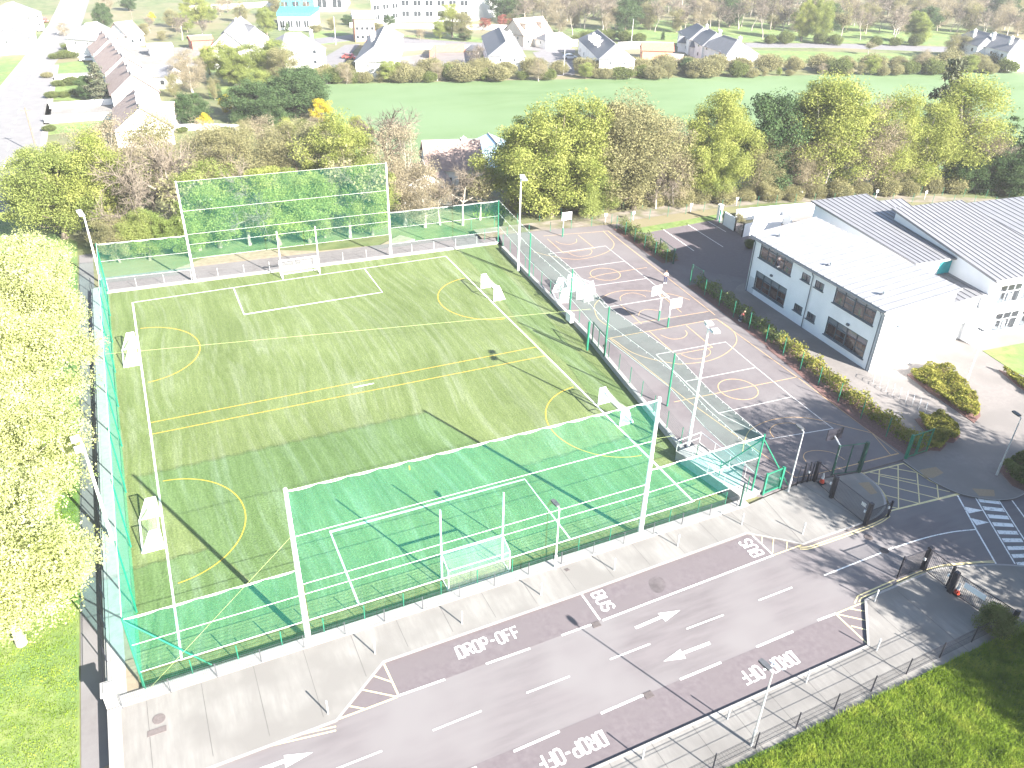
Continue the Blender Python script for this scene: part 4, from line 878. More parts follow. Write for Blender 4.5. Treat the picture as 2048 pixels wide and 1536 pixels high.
# ================================================================ SCHOOL
class Plane:
    "vertical wall plane through a (near corner) and b: u metres along, z up; n = outward offset"
    def __init__(s, a, b_, out):
        s.a = Vector((a[0], a[1])); d = Vector((b_[0], b_[1]))-s.a; s.L = d.length; s.d = d.normalized(); n = Vector((-s.d.y, s.d.x)); s.n = n if n.dot(Vector(out)) > 0 else -n
    def px(s, px, py):
        d = FW+RT*(px-1024)/FPX-UP*(py-768)/FPX
        t = ((s.a.x-CP[0])*s.n.x+(s.a.y-CP[1])*s.n.y)/(d[0]*s.n.x+d[1]*s.n.y); q = CP+t*d
        return ((q[0]-s.a.x)*s.d.x+(q[1]-s.a.y)*s.d.y, q[2])
    def P(s, u, z, o=0.0): return (s.a.x+s.d.x*u+s.n.x*o, s.a.y+s.d.y*u+s.n.y*o, z)
    def quad(s, b, u0, u1, z0, z1, o, th=.05):
        "thin box on the wall"
        p = [s.P(u0, 0, o-th), s.P(u1, 0, o-th), s.P(u1, 0, o), s.P(u0, 0, o)]; b.prism([(q[0], q[1]) for q in p], z0, z1)
def roomwindow(pl, root, u0, u1, z0, z1, ncol, dbl, fm='frame', room='inside', blind=True, trans=None, sill=True):
    "recessed window with frame, panes, blinds and a lit room behind"
    w_ = empty('_w')
    COL.objects.unlink(w_)
    b = MB(); pl.quad(b, u0, u1, z0, z0+.07, .02, .12); pl.quad(b, u0, u1, z1-.07, z1, .02, .12)
    for k in range(ncol+1):
        u = u0+(u1-u0)*k/ncol; wd = .05 if not (dbl and k == ncol//2) else .12
        pl.quad(b, max(u0, u-wd/2 if 0 < k < ncol else (u if k == 0 else u-wd)), (u+wd/2 if 0 < k < ncol else (u+wd if k == 0 else u)), z0+.07, z1-.07, .015, .11)
    zt = z0+(z1-z0)*(trans or .68)
    if trans != 0: pl.quad(b, u0+.05, u1-.05, zt-.035, zt+.035, .012, .10)
    if ncol >= 4 and dbl:
        for k in (1, 3):
            if k+1 <= ncol: pl.quad(b, u0+(u1-u0)*(k-0)/ncol-(u1-u0)/ncol+.05 if k == 1 else u0+(u1-u0)*2/ncol+.06, u0+(u1-u0)*(k if k == 1 else 3)/ncol-.03, z0+(z1-z0)*.33, z0+(z1-z0)*.33+.05, .010, .10)
    f = b.build('window', fm, root)
    b = MB(); b.face([pl.P(u0+.02, z0+.02, -.03), pl.P(u1-.02, z0+.02, -.03), pl.P(u1-.02, z1-.02, -.03), pl.P(u0+.02, z1-.02, -.03)]); g = b.build('pane', 'glass', f)
    if blind:
        b = MB(); 
        for k in range(ncol):
            a0 = u0+(u1-u0)*k/ncol+.05; a1 = u0+(u1-u0)*(k+1)/ncol-.05; pl.quad(b, a0, a1, zt-.1*((k*7) % 3)+.02, z1-.05, -.09, .02)
        b.build('blind', 'blind', f)
    # shallow room box
    b = MB(); D = -2.4
    p = [(u0-.0, z0), (u1, z0), (u1, z1), (u0, z1)]
    b.face([pl.P(u0, z0, D), pl.P(u1, z0, D), pl.P(u1, z1, D), pl.P(u0, z1, D)])
    for (a, c) in zip(p, p[1:]+p[:1]): b.face([pl.P(*a, -.1), pl.P(*c, -.1), pl.P(*c, D), pl.P(*a, D)])
    for k in range(int((u1-u0)/.9)):
        uu = u0+.35+k*.9; pl.quad(b, uu, uu+.5, z0, z0+.55+.2*((k*5) % 3), -.5-.4*(k % 2), .5)
    b.build('room', room, f)
    if sill: b = MB(); pl.quad(b, u0-.12, u1+.12, z0-.09, z0-.002, .13, .13); b.build('sill', fm, f)
    bpy.data.objects.remove(w_)
    return f
def wallpoly(pl, root, L_, z0, ztop0, ztop1, holes, m, th=.25, name='wall'):
    "wall slab with rectangular openings; grid split"
    us = sorted({0.0, L_, *[h[0] for h in holes], *[h[1] for h in holes]}); b = MB()
    zs = sorted({z0, min(ztop0, ztop1), *[h[2] for h in holes], *[h[3] for h in holes]})
    for a, c in zip(us, us[1:]):
        for d, e in zip(zs, zs[1:]):
            if any(h[0]-1e-4 <= a and c <= h[1]+1e-4 and h[2]-1e-4 <= d and e <= h[3]+1e-4 for h in holes): continue
            pl.quad(b, a, c, d, e, 0, th)
    zt = min(ztop0, ztop1)
    if abs(ztop0-ztop1) > .01:
        q = [(0, zt), (L_, zt), (L_, ztop1) if ztop1 > ztop0 else (0, ztop0)]
        b.face([pl.P(u, z, 0) for u, z in q]); b.face([pl.P(u, z, -th) for u, z in q][::-1])
    return b.build(name, m, root)
def metalroof(root, P4, n, m='roofmetal', th=.18, name='roof', along=0, rsm='seam', over=0.0):
    "roof sheet from four 3D corners a,b,c,d; seams run a->b / d->c"
    A, B, C, D = [Vector(p) for p in P4]; b = MB(); dn = Vector((0, 0, -th))
    b.face([A, B, C, D]); b.face([D+dn, C+dn, B+dn, A+dn])
    for p, q in ((A, B), (B, C), (C, D), (D, A)): b.face([p+dn, q+dn, q, p])
    o = b.build(name, m, root); s = MB(); up = Vector((0, 0, .035))
    for k in range(n+1):
        t = k/n; p = A+(D-A)*t+up; q = B+(C-B)*t+up; s.tube(p, q, .04, .04, 4)
    so_ = s.build('roof_seams', rsm, o); s['x'] if False else None
    return o
SW = G(1737, 744, ZP); NW = G(1490, 579, ZP)
W = Plane(SW, NW, (-1, 0))
school = empty('school_building', (SW[0], SW[1], ZP)); tag(school, 'two storey white school block with a long sloping pale metal roof', 'school building', 'school buildings')
def rect(pl, pts):
    q = [pl.px(*p) for p in pts]; us = sorted(a for a, _ in q); zs = sorted(c for _, c in q); return ((us[0]+us[1])/2, (us[2]+us[3])/2, (zs[0]+zs[1])/2, (zs[2]+zs[3])/2)
def z6(*l): return [(1348+a/2.926, 380+c/2.926) for a, c in l]
R1 = rect(W, z6((515, 297), (702, 400), (683, 503), (498, 396))); R2 = rect(W, z6((482, 470), (662, 578), (640, 682), (466, 574)))
R3 = rect(W, z6((755, 480), (802, 505), (792, 548), (744, 520))); R4 = rect(W, z6((832, 526), (882, 552), (870, 595), (822, 566)))
R5 = rect(W, z6((708, 660), (754, 688), (744, 727), (698, 700))); R6 = rect(W, z6((782, 708), (831, 736), (820, 778), (774, 750)))
R7 = rect(W, z6((958, 548), (1192, 685), (1162, 797), (930, 655))); R8 = rect(W, z6((905, 738), (1136, 880), (1102, 990), (877, 838)))
allR = [R1, R2, R3, R4, R5, R6, R7, R8]
ZE, ZT = 7.0, 8.05; WID = 8.4
wallpoly(W, school, W.L, .3, ZE, ZE, allR, 'render')
for rr, nc, db in ((R1, 4, True), (R2, 4, True), (R7, 4, True), (R8, 4, True), (R3, 2, False), (R4, 2, False), (R5, 2, False), (R6, 2, False)):
    roomwindow(W, school, *rr, nc, db, 'frame', 'inside' if nc == 4 else 'blind', nc == 4, None if nc == 4 else 0)
E_ = Vector((W.n.x, W.n.y))*-WID
SE = (SW[0]+E_.x, SW[1]+E_.y); NE = (NW[0]+E_.x, NW[1]+E_.y)
S_ = Plane(SW, SE, (0, -1)); wallpoly(S_, school, WID, .3, ZE, ZT, [], 'render', name='wall')
Ea = Plane(SE, NE, (1, 0)); wallpoly(Ea, school, W.L, .3, ZT, ZT, [], 'render'); No = Plane(NW, NE, (0, 1)); wallpoly(No, school, WID, .3, ZE, ZT, [], 'render')
ov = .35; dS = Vector((W.d.x, W.d.y, 0)); dW = Vector((W.n.x, W.n.y, 0)); sl_ = (ZT-ZE)/WID
def rp_(p, z, a, c): q = Vector((p[0], p[1], z))+dS*a+dW*c; q.z -= c*sl_; return q
metalroof(school, (rp_(NW, ZE+.25, ov, .45), rp_(NE, ZT+.25, ov, -.15), rp_(SE, ZT+.25, -ov, -.15), rp_(SW, ZE+.25, -ov, .45)), 22, m='roofpale', rsm='roofmetal')
b = MB(); p, q = rp_(NW, ZE+.05, ov, .5), rp_(SW, ZE+.05, -ov, .5); b.tube(p, q, .09, .09, 6); b.build('gutter', 'kerb', school)
for u, zt in ((W.L-.35, ZE-.1), (.35, ZE-.1), (W.L*.0+(R3[0]+R4[1])/2, ZE-.1)):
    b = MB(); a = Vector(W.P(u, .45, .1)); c = Vector(W.P(u, zt-.5, .1)); b.tube(a, c, .05, .05, 6); b.tube(c, Vector(W.P(u, zt, .4)), .05, .05, 6); b.build('downpipe', 'frame', school)
for (px_, py_) in ((1544, 551), (1697, 649)):
    u, z = W.px(px_, py_); b = MB(); W.quad(b, u-.15, u+.15, z-.1, z+.12, .2, .2); b.build('wall_lamp', 'frame', school)
b = MB(); W.quad(b, W.L-1.4, W.L-.5, .5, 2.4, .03, .04); b.build('door', 'fframe', school)
for (px_, py_) in ((1562, 470), (1664, 528), (1770, 586)):
    x, y = G(px_, py_, 7.7); b = MB(); b.box((x, y, 7.75), (.35, .25, .25)); b.tube((x, y, 7.6), (x, y, 8.0), .06, .06, 6); b.build('roof_vent', 'steel', school)
b = MB(); u, z = S_.px(1795, 652); S_.quad(b, u-.1, u+.12, z-.1, z+.06, .15, .16); b.build('wall_lamp', 'frame', school)
# second block with the very tall monopitch
def mono(name, label, c4, hS, hN, wallm='render', nseam=16, base=ZP-.15, holes=None, over=.4, seamm='seam'):
    "c4: SW, NW, NE, SE ground corners; the roof rises from hS (south) to hN (north)"
    r = empty(name, (c4[0][0], c4[0][1], ZP)); tag(r, label, 'school building', 'school buildings')
    a, b_, c, d = c4
    S = Plane(a, d, (0, -1)); wallpoly(S, r, S.L, base, hS-.2, hS-.2, holes or [], wallm)
    Wp = Plane(a, b_, (-1, 0)); wallpoly(Wp, r, Wp.L, base, hS-.2, hN-.2, [], wallm); Ep = Plane(d, c, (1, 0)); wallpoly(Ep, r, Ep.L, base, hS-.2, hN-.2, [], wallm)
    Np = Plane(b_, c, (0, 1)); wallpoly(Np, r, Np.L, base, hN-.2, hN-.2, [], wallm)
    def o(p, z, sx, sy): 
        D_ = (Vector(b_)-Vector(a)).normalized(); n_ = Vector((D_.y, -D_.x)); q = Vector(p)+D_*sy*over+n_*sx*over; return (q.x, q.y, z+sy*over*(hN-hS)/Wp.L)
    ro = metalroof(r, (o(b_, hN, -1, 1), o(a, hS, -1, -1), o(d, hS, 1, -1), o(c, hN, 1, 1)), nseam, rsm=seamm)
    b = MB(); p = o(a, hS-.12, -1, -1.15); q = o(d, hS-.12, 1, -1.15); b.tube(p, q, .1, .1, 6); b.build('gutter', 'kerb', r)
    return r, S
RW = [G(1998, 610, 5.5)]
A2 = (79.95, 9.75); B2 = (81.0, 24.2); C2 = (90.6, 23.5); D2 = (90.2, 9.0)
S2 = Plane(A2, D2, (0, -1))
def z5(*l): return [(1750+a/5.12, 420+c/5.12) for a, c in l]
H1 = rect(S2, z5((1300, 775), (1475, 745), (1425, 905), (1240, 930))); H2 = rect(S2, z5((1230, 1090), (1560, 1020), (1500, 1190), (1180, 1240)))
H1 = (H1[0], H1[0]+3.1, 4.35, 6.5); H2 = (max(.5, H2[0]), max(.5, H2[0])+3.4, 1.0, 3.2); H3 = (H1[1]+.35, H1[1]+3.4, 4.35, 6.5); H4 = (H2[1]+.5, H2[1]+3.6, 1.0, 3.2)
blk2, S2 = mono('school_building', 'white school block at the right edge with a steep ribbed metal roof', (A2, B2, C2, D2), 7.45, 9.9, holes=[H1, H2, H3, H4], nseam=15)
for h in (H1, H2, H3, H4): roomwindow(S2, blk2, *h, 3, False, 'fframe', 'blind', False, .62)
A1 = (75.1, 15.6); B1 = (75.3, 30.9); C1 = (83.0, 30.6); D1 = (81.7, 15.2)
blk3, S3 = mono('school_building', 'white block with a tilted ribbed metal roof rising behind the long flat roof', (A1, B1, C1, D1), 7.75, 9.4, nseam=11)
u, z = 2.2, 6.2
b = MB(); S3.quad(b, 3.6, 6.2, 4.6, 7.35, .05, .05); b.build('cladding_panel', 'turq', blk3)
mono('school_building', 'low ribbed roof between the two steep roofs of the school', ((84.2, 27.5), (85.2, 34.5), (93.5, 33.8), (92.5, 26.8)), 5.4, 6.6, nseam=10)
mono('school_building', 'low ribbed roof at the far right edge behind the school', ((96.0, 20.5), (97.3, 31.0), (116, 29.5), (115, 19.0)), 5.0, 6.0, nseam=18)
mono('school_building', 'white linking block under a turquoise fascia between the school roofs', ((73.6, 10.2), (74.9, 22), (80.6, 21.5), (79.9, 10.6)), 5.6, 6.2, nseam=8)
b = MB(); b.prism([(73.3, 8.6), (79.9, 8.4), (79.9, 10.0), (73.3, 10.2)], 3.9, 4.1); b.prism([(78.6, 9.0), (79.7, 9.0), (79.7, 12), (78.6, 12)], .45, 3.9); tag(b.build('entrance_canopy', 'render'), 'flat white canopy over the entrance passage between two school blocks', 'canopy')
# walls of the service yard north of the block
def wallobj(name, pts, z0, z1, th, m, label, cat='wall', group='white yard walls beside the car park'):
    b = MB()
    for a, c in zip(pts, pts[1:]):
        d = Vector((c[0]-a[0], c[1]-a[1])).normalized(); n = Vector((-d.y, d.x))*th/2; b.prism([(a[0]+n.x, a[1]+n.y), (c[0]+n.x, c[1]+n.y), (c[0]-n.x, c[1]-n.y), (a[0]-n.x, a[1]-n.y)], z0, z1)
    return tag(b.build(name, m), label, cat, group)
wallobj('yard_wall', GL([(1447, 449), (1468, 462)], ZP), .3, 2.3, .22, 'render', 'white yard wall with a curved top beside the car park')
wallobj('yard_wall', GL([(1484, 474), (1560, 455)], ZP), .3, 2.2, .22, 'render', 'white wall joining the service yard to the school')
wallobj('yard_wall', GL([(1470, 440), (1545, 432), (1640, 424), (1700, 421)], ZP), .3, 2.0, .22, 'render', 'long white wall at the back of the service yard')
wallobj('yard_wall', GL([(1505, 452), (1560, 444), (1580, 456)], ZP), .3, 2.2, .22, 'render', 'white wall round the bin store')
gate('yard_gate', 'dark slatted gate between the two white yard walls', G(1468, 462, ZP), G(1484, 474, ZP), ZP, 1.9, 'black', 'gates of the service yard', bars=.15)
gate('yard_gate', 'green gate at the corner of the car park beside the white wall', G(1438, 444, ZP), G(1446, 448, ZP), ZP, 1.8, 'green', 'gates of the service yard', bars=.15)
b = MB(); q = G(1437, 440, ZP); b.box((q[0], q[1], ZP+1.1), (.5, .5, 2.2)); b.box((q[0], q[1], ZP+2.25), (.6, .6, .1)); tag(b.build('gate_pillar', 'render'), 'white pillar at the far corner of the car park', 'pillar')
r = empty('wheelie_bin', (*G(1531, 443, ZP), ZP)); r['_off'] = (0, 0, 0); tag(r, 'blue wheelie bin in the white walled service yard', 'bin'); b = MB(); b.prism([(-.5, -.3), (.5, -.3), (.55, .35), (-.55, .35)], .1, 1.1); b.build('body', 'blue', r); b = MB(); b.box((0, 0, 1.14), (1.2, .75, .08)); b.build('lid', 'blue', r)
for pts, lb in (([(1322, 456), (1388, 502)], 'white bay line nearest the hedge in the car park'), ([(1372, 447), (1446, 494)], 'middle white bay line in the car park'), ([(1413, 441), (1452, 464)], 'white edge line of the car park')):
    b = MB(); b.strip(GL(pts, ZP), .12, ZP+.02); struct('bay_line', b, 'wpaint', None, lb)

# ================================================================ FAR HOUSES
def house(name, label, cx, cy, rz, L_, Wd, eave, ridge, wm='render2', rm='slate', hip=0.0, chim=(), wins=0, group='houses beyond the meadow', z0=ZG, dorm=(), ext=None, cat='house', gable_win=True):
    "long axis = local y; origin at the centre"
    r = empty(name, (cx, cy, z0), rz); r['_off'] = (0, 0, 0); tag(r, label, cat, group); hl, hw = L_/2, Wd/2
    b = MB(); b.prism([(-hw, -hl), (hw, -hl), (hw, hl), (-hw, hl)], -.3, eave)
    if hip < .1:
        for s in (-1, 1): b.face([(-hw, s*hl, eave), (hw, s*hl, eave), (0, s*hl, ridge)])
    b.build('wall', wm, r)
    o = .4; e = eave-.12; b = MB(); hp = hip; y0, y1 = -hl-o, hl+o; x0, x1 = -hw-o, hw+o
    ra, rb = (0, -hl+hp-(0 if hp else o), ridge+.1), (0, hl-hp+(0 if hp else o), ridge+.1)
    b.face([(x0, y0, e), ra, rb, (x0, y1, e)][::-1]); b.face([(x1, y0, e), ra, rb, (x1, y1, e)])
    if hp: b.face([(x0, y0, e), (x1, y0, e), ra]); b.face([(x1, y1, e), (x0, y1, e), rb])
    b.face([(x0, y0, e-.01), (x0, y1, e-.01), (x1, y1, e-.01), (x1, y0, e-.01)])
    ro = b.build('roof', rm, r)
    b = MB(); b.tube(ra, rb, .14, .14, 5); b.build('ridge_tiles', 'kerb', ro)
    for (cx_, cy_, h_) in chim:
        b = MB(); b.box((cx_, cy_, (eave+ridge+h_)/2), (.75, .75, ridge+h_-eave)); b.box((cx_, cy_, ridge+h_+.05), (.9, .9, .12)); b.tube((cx_, cy_, ridge+h_), (cx_, cy_, ridge+h_+.4), .12, .1, 6); b.build('chimney', wm, ro)
    for (yy, s) in dorm:
        b = MB(); b.box((s*hw*.5, yy, (eave+ridge)/2+.3), (hw*.6, 1.6, 1.2)); b.build('dormer', wm, ro); b = MB(); b.box((s*hw*.5, yy, (eave+ridge)/2+.97), (hw*.75, 1.9, .12)); b.build('dormer_roof', rm, ro)
    if wins:
        n = wins
        for s in (-1, 1):
            for k in range(n):
                yy = -hl+L_*(k+.5)/n
                for zz in ([1.5, 4.0] if eave > 4.2 else [1.5]):
                    b = MB(); b.box((s*(hw+.01), yy, zz), (.06, 1.1, 1.1)); f = b.build('window', 'fframe', r); b = MB(); b.box((s*(hw+.05), yy, zz), (.03, .9, .9)); b.build('pane', 'darkglass', f)
    if gable_win:
        for s in (-1, 1):
            for xx in ((-hw*.35, hw*.45) if Wd > 6 else (0,)):
                b = MB(); b.box((xx, s*(hl+.01), eave-1.0), (.55, .06, .8)); f = b.build('window', 'fframe', r); b = MB(); b.box((xx, s*(hl+.05), eave-1.0), (.42, .03, .66)); b.build('pane', 'darkglass', f)
    return r
def hp_(px1, py1, px2, py2, h=0):
    "centre, length and heading of a block from the two ends of its ridge seen at height h"
    a = Vector(G(px1, py1, ZG+h)); c = Vector(G(px2, py2, ZG+h)); d = c-a; return ((a.x+c.x)/2, (a.y+c.y)/2, math.atan2(-d.x, d.y), d.length)
def hh(label, e1, e2, Wd, eave, ridge, hip=0, extra=0, **k):
    x, y, a, l = hp_(*e1, *e2, ridge); return house(k.pop('name', 'house'), label, x, y, a, l+2*hip+extra, Wd, eave, ridge, hip=hip, **k)
hh('long slate roofed terrace end on with hipped roof, leftmost beyond the meadow', (750, 92), (771, 50), 9.5, 4.2, 7.2, 4.0, wins=5, chim=((-2, -3, .3), (-2, 3, .3)), ext=1)
hh('slate roofed terrace with stepped roofs, second from the left beyond the meadow', (1012, 83), (998, 54), 9.5, 4.2, 7.2, 4.0, wins=5, chim=((2.2, -4, .4), (2.2, 2, .4)))
hh('slate roofed terrace with white roof gables, third from the left beyond the meadow', (1231, 89), (1195, 60), 9.5, 4.2, 7.2, 4.0, wins=5, chim=((-3, -5.5, .6), (-2.8, -1, .3), (-2.8, 4, .3)), dorm=((-2, -1), (3, -1), (7, -1)))
for k, (e1, e2, lb) in enumerate((((1475, 80), (1447, 71), 'nearest of the three stepped hipped houses with dark slate roofs'), ((1433, 66), (1418, 58), 'middle one of the three stepped hipped houses with dark slate roofs'), ((1407, 55), (1394, 47), 'farthest of the three stepped hipped houses with dark slate roofs'))):
    hh(lb, e1, e2, 9.5, 4.4, 7.4, 4.2, wins=2, chim=((1.5, -3, .5),), group='three stepped hipped houses')
    x, y, a, l = hp_(*e1, *e2, 3)
for px_, py_, lb in ((1370, 103, 'farthest small dark roofed annex behind the stepped houses'), (1395, 112, 'middle small dark roofed annex behind the stepped houses'), (1415, 118, 'nearest small dark roofed annex behind the stepped houses')):
    x, y = G(px_, py_, ZG); house('annex', lb, x, y, .7, 4, 3.6, 2.8, 4.2, group='small annexes behind the stepped houses', cat='annex', gable_win=False)
hh('white house with a slate roof at the right edge beyond the meadow', (2040, 78), (1985, 66), 10, 5.4, 8.4, 3.5, wins=4, chim=((-2.5, -6, .5), (-2.5, 2, .5)), group='white houses at the right edge')
hh('white house with white chimneys partly behind the tall pine', (1982, 68), (1950, 60), 10, 5.4, 8.4, 3.5, wins=3, chim=((-2.5, 0, .6),), group='white houses at the right edge')
hh('brown roofed bungalow with two dormers among the trees at the top', (1032, 38), (1080, 34), 10, 3.4, 7.6, 0, wm='cream', rm='tile', wins=3, dorm=((-4, 1), (3, 1)), extra=2)
hh('small grey roofed garage beside the brown roofed bungalow', (1090, 68), (1125, 66), 6, 2.6, 4.0, 1.5, wins=0)
hh('white house with a grey hipped roof at the estate entrance', (570, 68), (602, 66), 11, 4.8, 8.0, 4, wins=2, chim=((0, 5, .5),))
hh('white garage with a hipped roof in front of the estate entrance house', (584, 90), (602, 92), 8, 2.6, 5.0, 2.5, wins=0)
hh('white gabled house with a pale grey roof in the top left gardens', (452, 62), (480, 35), 9, 5.0, 8.8, 0, wins=2, chim=((0, 6, .5),), group='houses in the left gardens', extra=4)
hh('white house crossing the gable house in the top left gardens', (470, 44), (505, 52), 8, 4.6, 7.6, 0, wins=1, group='houses in the left gardens', extra=2)
hh('farthest part of the brown terrace beside the road', (218, 78), (205, 60), 9, 3.2, 6.6, 0, rm='tile', wins=2, chim=((0, -4, .6), (0, 4, .6)), group='brown roofed terrace beside the road', extra=2)
hh('middle part of the brown terrace beside the road', (245, 112), (224, 84), 9, 3.2, 6.6, 0, rm='tile', wins=3, chim=((0, -6, .6), (0, 0, .6), (0, 6, .6)), group='brown roofed terrace beside the road', extra=2)
hh('nearest part of the brown terrace with a white gable', (262, 148), (250, 120), 9, 3.2, 6.8, 0, rm='tile', wins=2, chim=((0, -5, .6), (0, 4, .6)), group='brown roofed terrace beside the road', extra=2)
hh('long grey roofed shed behind the brown terrace', (275, 130), (345, 133), 7, 2.8, 4.4, 0, rm='slate', wins=3, group='outbuildings in the left gardens', wm='render2')
hh('brown bungalow with a ribbed roof beside the evergreen trees', (279, 215), (274, 175), 9.5, 3.0, 6.6, 0, rm='tile', wins=2, chim=((0, -5, .6), (0, 0, .6), (0, 5, .6)), group='bungalows behind the near woodland', extra=1)
hh('rear wing of the brown bungalow beside the dark evergreen', (300, 205), (345, 205), 6.5, 2.8, 4.8, 0, rm='tile', wins=1, group='bungalows behind the near woodland')
hh('white flat shed in the left gardens', (295, 88), (340, 86), 5, 2.4, 2.9, 0, rm='render', wins=0, group='outbuildings in the left gardens', name='shed', cat='shed')
hh('red roofed shed beside the white gabled house', (378, 72), (420, 70), 5, 2.6, 3.4, 0, rm='redtile', wm='redtile', wins=0, group='outbuildings in the left gardens', name='shed', cat='shed')
hh('white house with a grey roof across the road at the top left', (18, 52), (30, 40), 8, 4.2, 7.0, 0, wins=2, chim=((0, 3, .5),), group='pale houses across the main road', extra=3)
hh('pale house with a hip roof in the top left corner', (10, 8), (28, 4), 12, 5, 8, 3, wins=2, group='pale houses across the main road')
hh('white house behind the terrace beside the road', (170, 48), (195, 44), 10, 4.8, 8.2, 3, rm='slate', wins=2, group='houses in the left gardens')
hh('white cottage with a pale roof among bare trees', (230, 46), (262, 42), 8, 3, 6.2, 0, rm='tile', wins=2, group='houses in the left gardens')
hh('brown roofed house seen through the trees behind the far right corner of the pitch', (848, 283), (955, 280), 9.5, 3.2, 6.4, 0, rm='tile', wins=4, chim=((0, 2, .3),), group='bungalows behind the near woodland')
hh('white walled cottage glimpsed through the bare trees behind the tall net', (855, 345), (845, 322), 7, 2.8, 5.0, 0, rm='tile', wins=1, group='bungalows behind the near woodland')
x, y = G(985, 325, ZG); house('shed', 'pale blue sheeted shed between the brown house and the first leafy tree', x, y, -.2, 7, 6, 2.8, 4.0, rm='skyblue', wm='skyblue', group='outbuildings in the left gardens', cat='shed', gable_win=False)
hh('small white roofed outbuilding behind the tall far net', (378, 345), (412, 340), 6, 2.6, 3.8, 0, rm='kerb', wins=0, group='outbuildings in the left gardens', name='shed', cat='shed')
hh('brown roofed garden house left of the stepped houses', (1285, 84), (1345, 86), 6, 2.6, 4.4, 0, rm='redtile', wm='brick', wins=0, group='garden buildings beside the stepped houses', name='garden_house')
hh('pale brick garage before the stepped houses', (1338, 108), (1365, 110), 5, 2.4, 3.6, 0, rm='tile', wm='cream', wins=0, group='garden buildings beside the stepped houses', name='garage', cat='garage')
hh('orange brick building left of the white hall at the top', (705, 22), (745, 22), 9, 7, 8.5, 0, rm='render', wm='brick', wins=4, group='large buildings along the top edge', name='building', cat='building')
# big white hall at the top
def bigbox(name, label, c4, h, wm, rm, wn=0, group='large buildings along the top edge', fascia=None):
    P = GL(c4, ZG); r = empty(name, (P[0][0], P[0][1], ZG)); tag(r, label, 'building', group)
    b = MB(); b.prism(P, ZG-.2, ZG+h); b.build('wall', wm, r); c = Vector((sum(p[0] for p in P)/4, sum(p[1] for p in P)/4)); b = MB()
    b.prism([tuple(c+(Vector(p)-c)*1.03) for p in P], ZG+h, ZG+h+(1.2 if fascia else .5)); b.build('roof', fascia or rm, r)
    a, d = Vector(P[0]), Vector(P[1]); ang = math.atan2((d-a).y, (d-a).x); L_ = (d-a).length; n = Vector((sin(ang), -cos(ang)))
    for k in range(wn):
        for zz in ([h*.3, h*.7] if h > 6 else [h*.45]):
            q = a+(d-a)*((k+.5)/wn)+n*.05; b = MB(); b.box((q.x, q.y, ZG+zz), (L_/wn*.6, .12, h*.2 if h > 6 else h*.5), ang); f = b.build('window', 'darkglass', r)
            b = MB(); b.box((q.x+n.x*.08, q.y+n.y*.08, ZG+zz), (.12, .06, h*.2 if h > 6 else h*.5), ang); b.build('mullion', 'fframe', f)
    return r
bigbox('building', 'large white hall with a pale roof and glazed front at the top centre', [(800, 43), (940, 43), (1010, 30), (850, 22)], 9, 'render', 'render', 6)
bigbox('building', 'white building with dark windows left of the large white hall', [(745, 50), (800, 44), (820, 30), (770, 30)], 8, 'render', 'render', 3)
bigbox('building', 'white shopfront with a turquoise fascia near the top left centre', [(558, 60), (622, 60), (640, 46), (565, 46)], 4.2, 'render', 'kerb', 4, fascia='turq')
bigbox('building', 'turquoise and grey workshop behind the turquoise shopfront', [(560, 28), (625, 26), (640, 14), (565, 14)], 6, 'turq', 'slate', 3)
bigbox('building', 'pale warehouse at the top edge left of the orange brick building', [(630, 22), (690, 22), (700, 8), (640, 8)], 6, 'render', 'slate', 2)
# garden walls
def gwall(px, lab, h=2.0, m='render2', z=ZG): wallobj('garden_wall', GL(px, z), z-.2, z+h, .25, m, lab, 'wall', 'pale garden walls around the far houses')
gwall([(1045, 92), (1155, 92)], 'long white garden wall before the grey garage'); gwall([(700, 55), (1020, 60)], 'long white wall below the orange brick building', 1.6)
gwall([(800, 100), (865, 98), (960, 102)], 'white garden wall right of the leftmost terrace', 1.6); gwall([(1235, 98), (1290, 96)], 'white wall between the third terrace and the red sheds')
gwall([(860, 118), (870, 104), (930, 103)], 'red painted garden wall beside the second terrace', 2.2, 'redtile'); gwall([(1290, 112), (1330, 118), (1340, 128)], 'red fence panel beside the garden house', 1.8, 'redtile')
gwall([(90, 246), (245, 238)], 'white wall across the front garden beside the main road', 1.4); gwall([(110, 160), (190, 158)], 'white wall dividing the front gardens', 1.2); gwall([(100, 218), (240, 208)], 'long white wall on the far side of the paved drive', 1.2)
gwall([(345, 262), (420, 260), (480, 262)], 'low wall behind the dark evergreen beside the bungalow', 1.2); gwall([(380, 22), (560, 12)], 'white wall along the top left edge', 1.8)
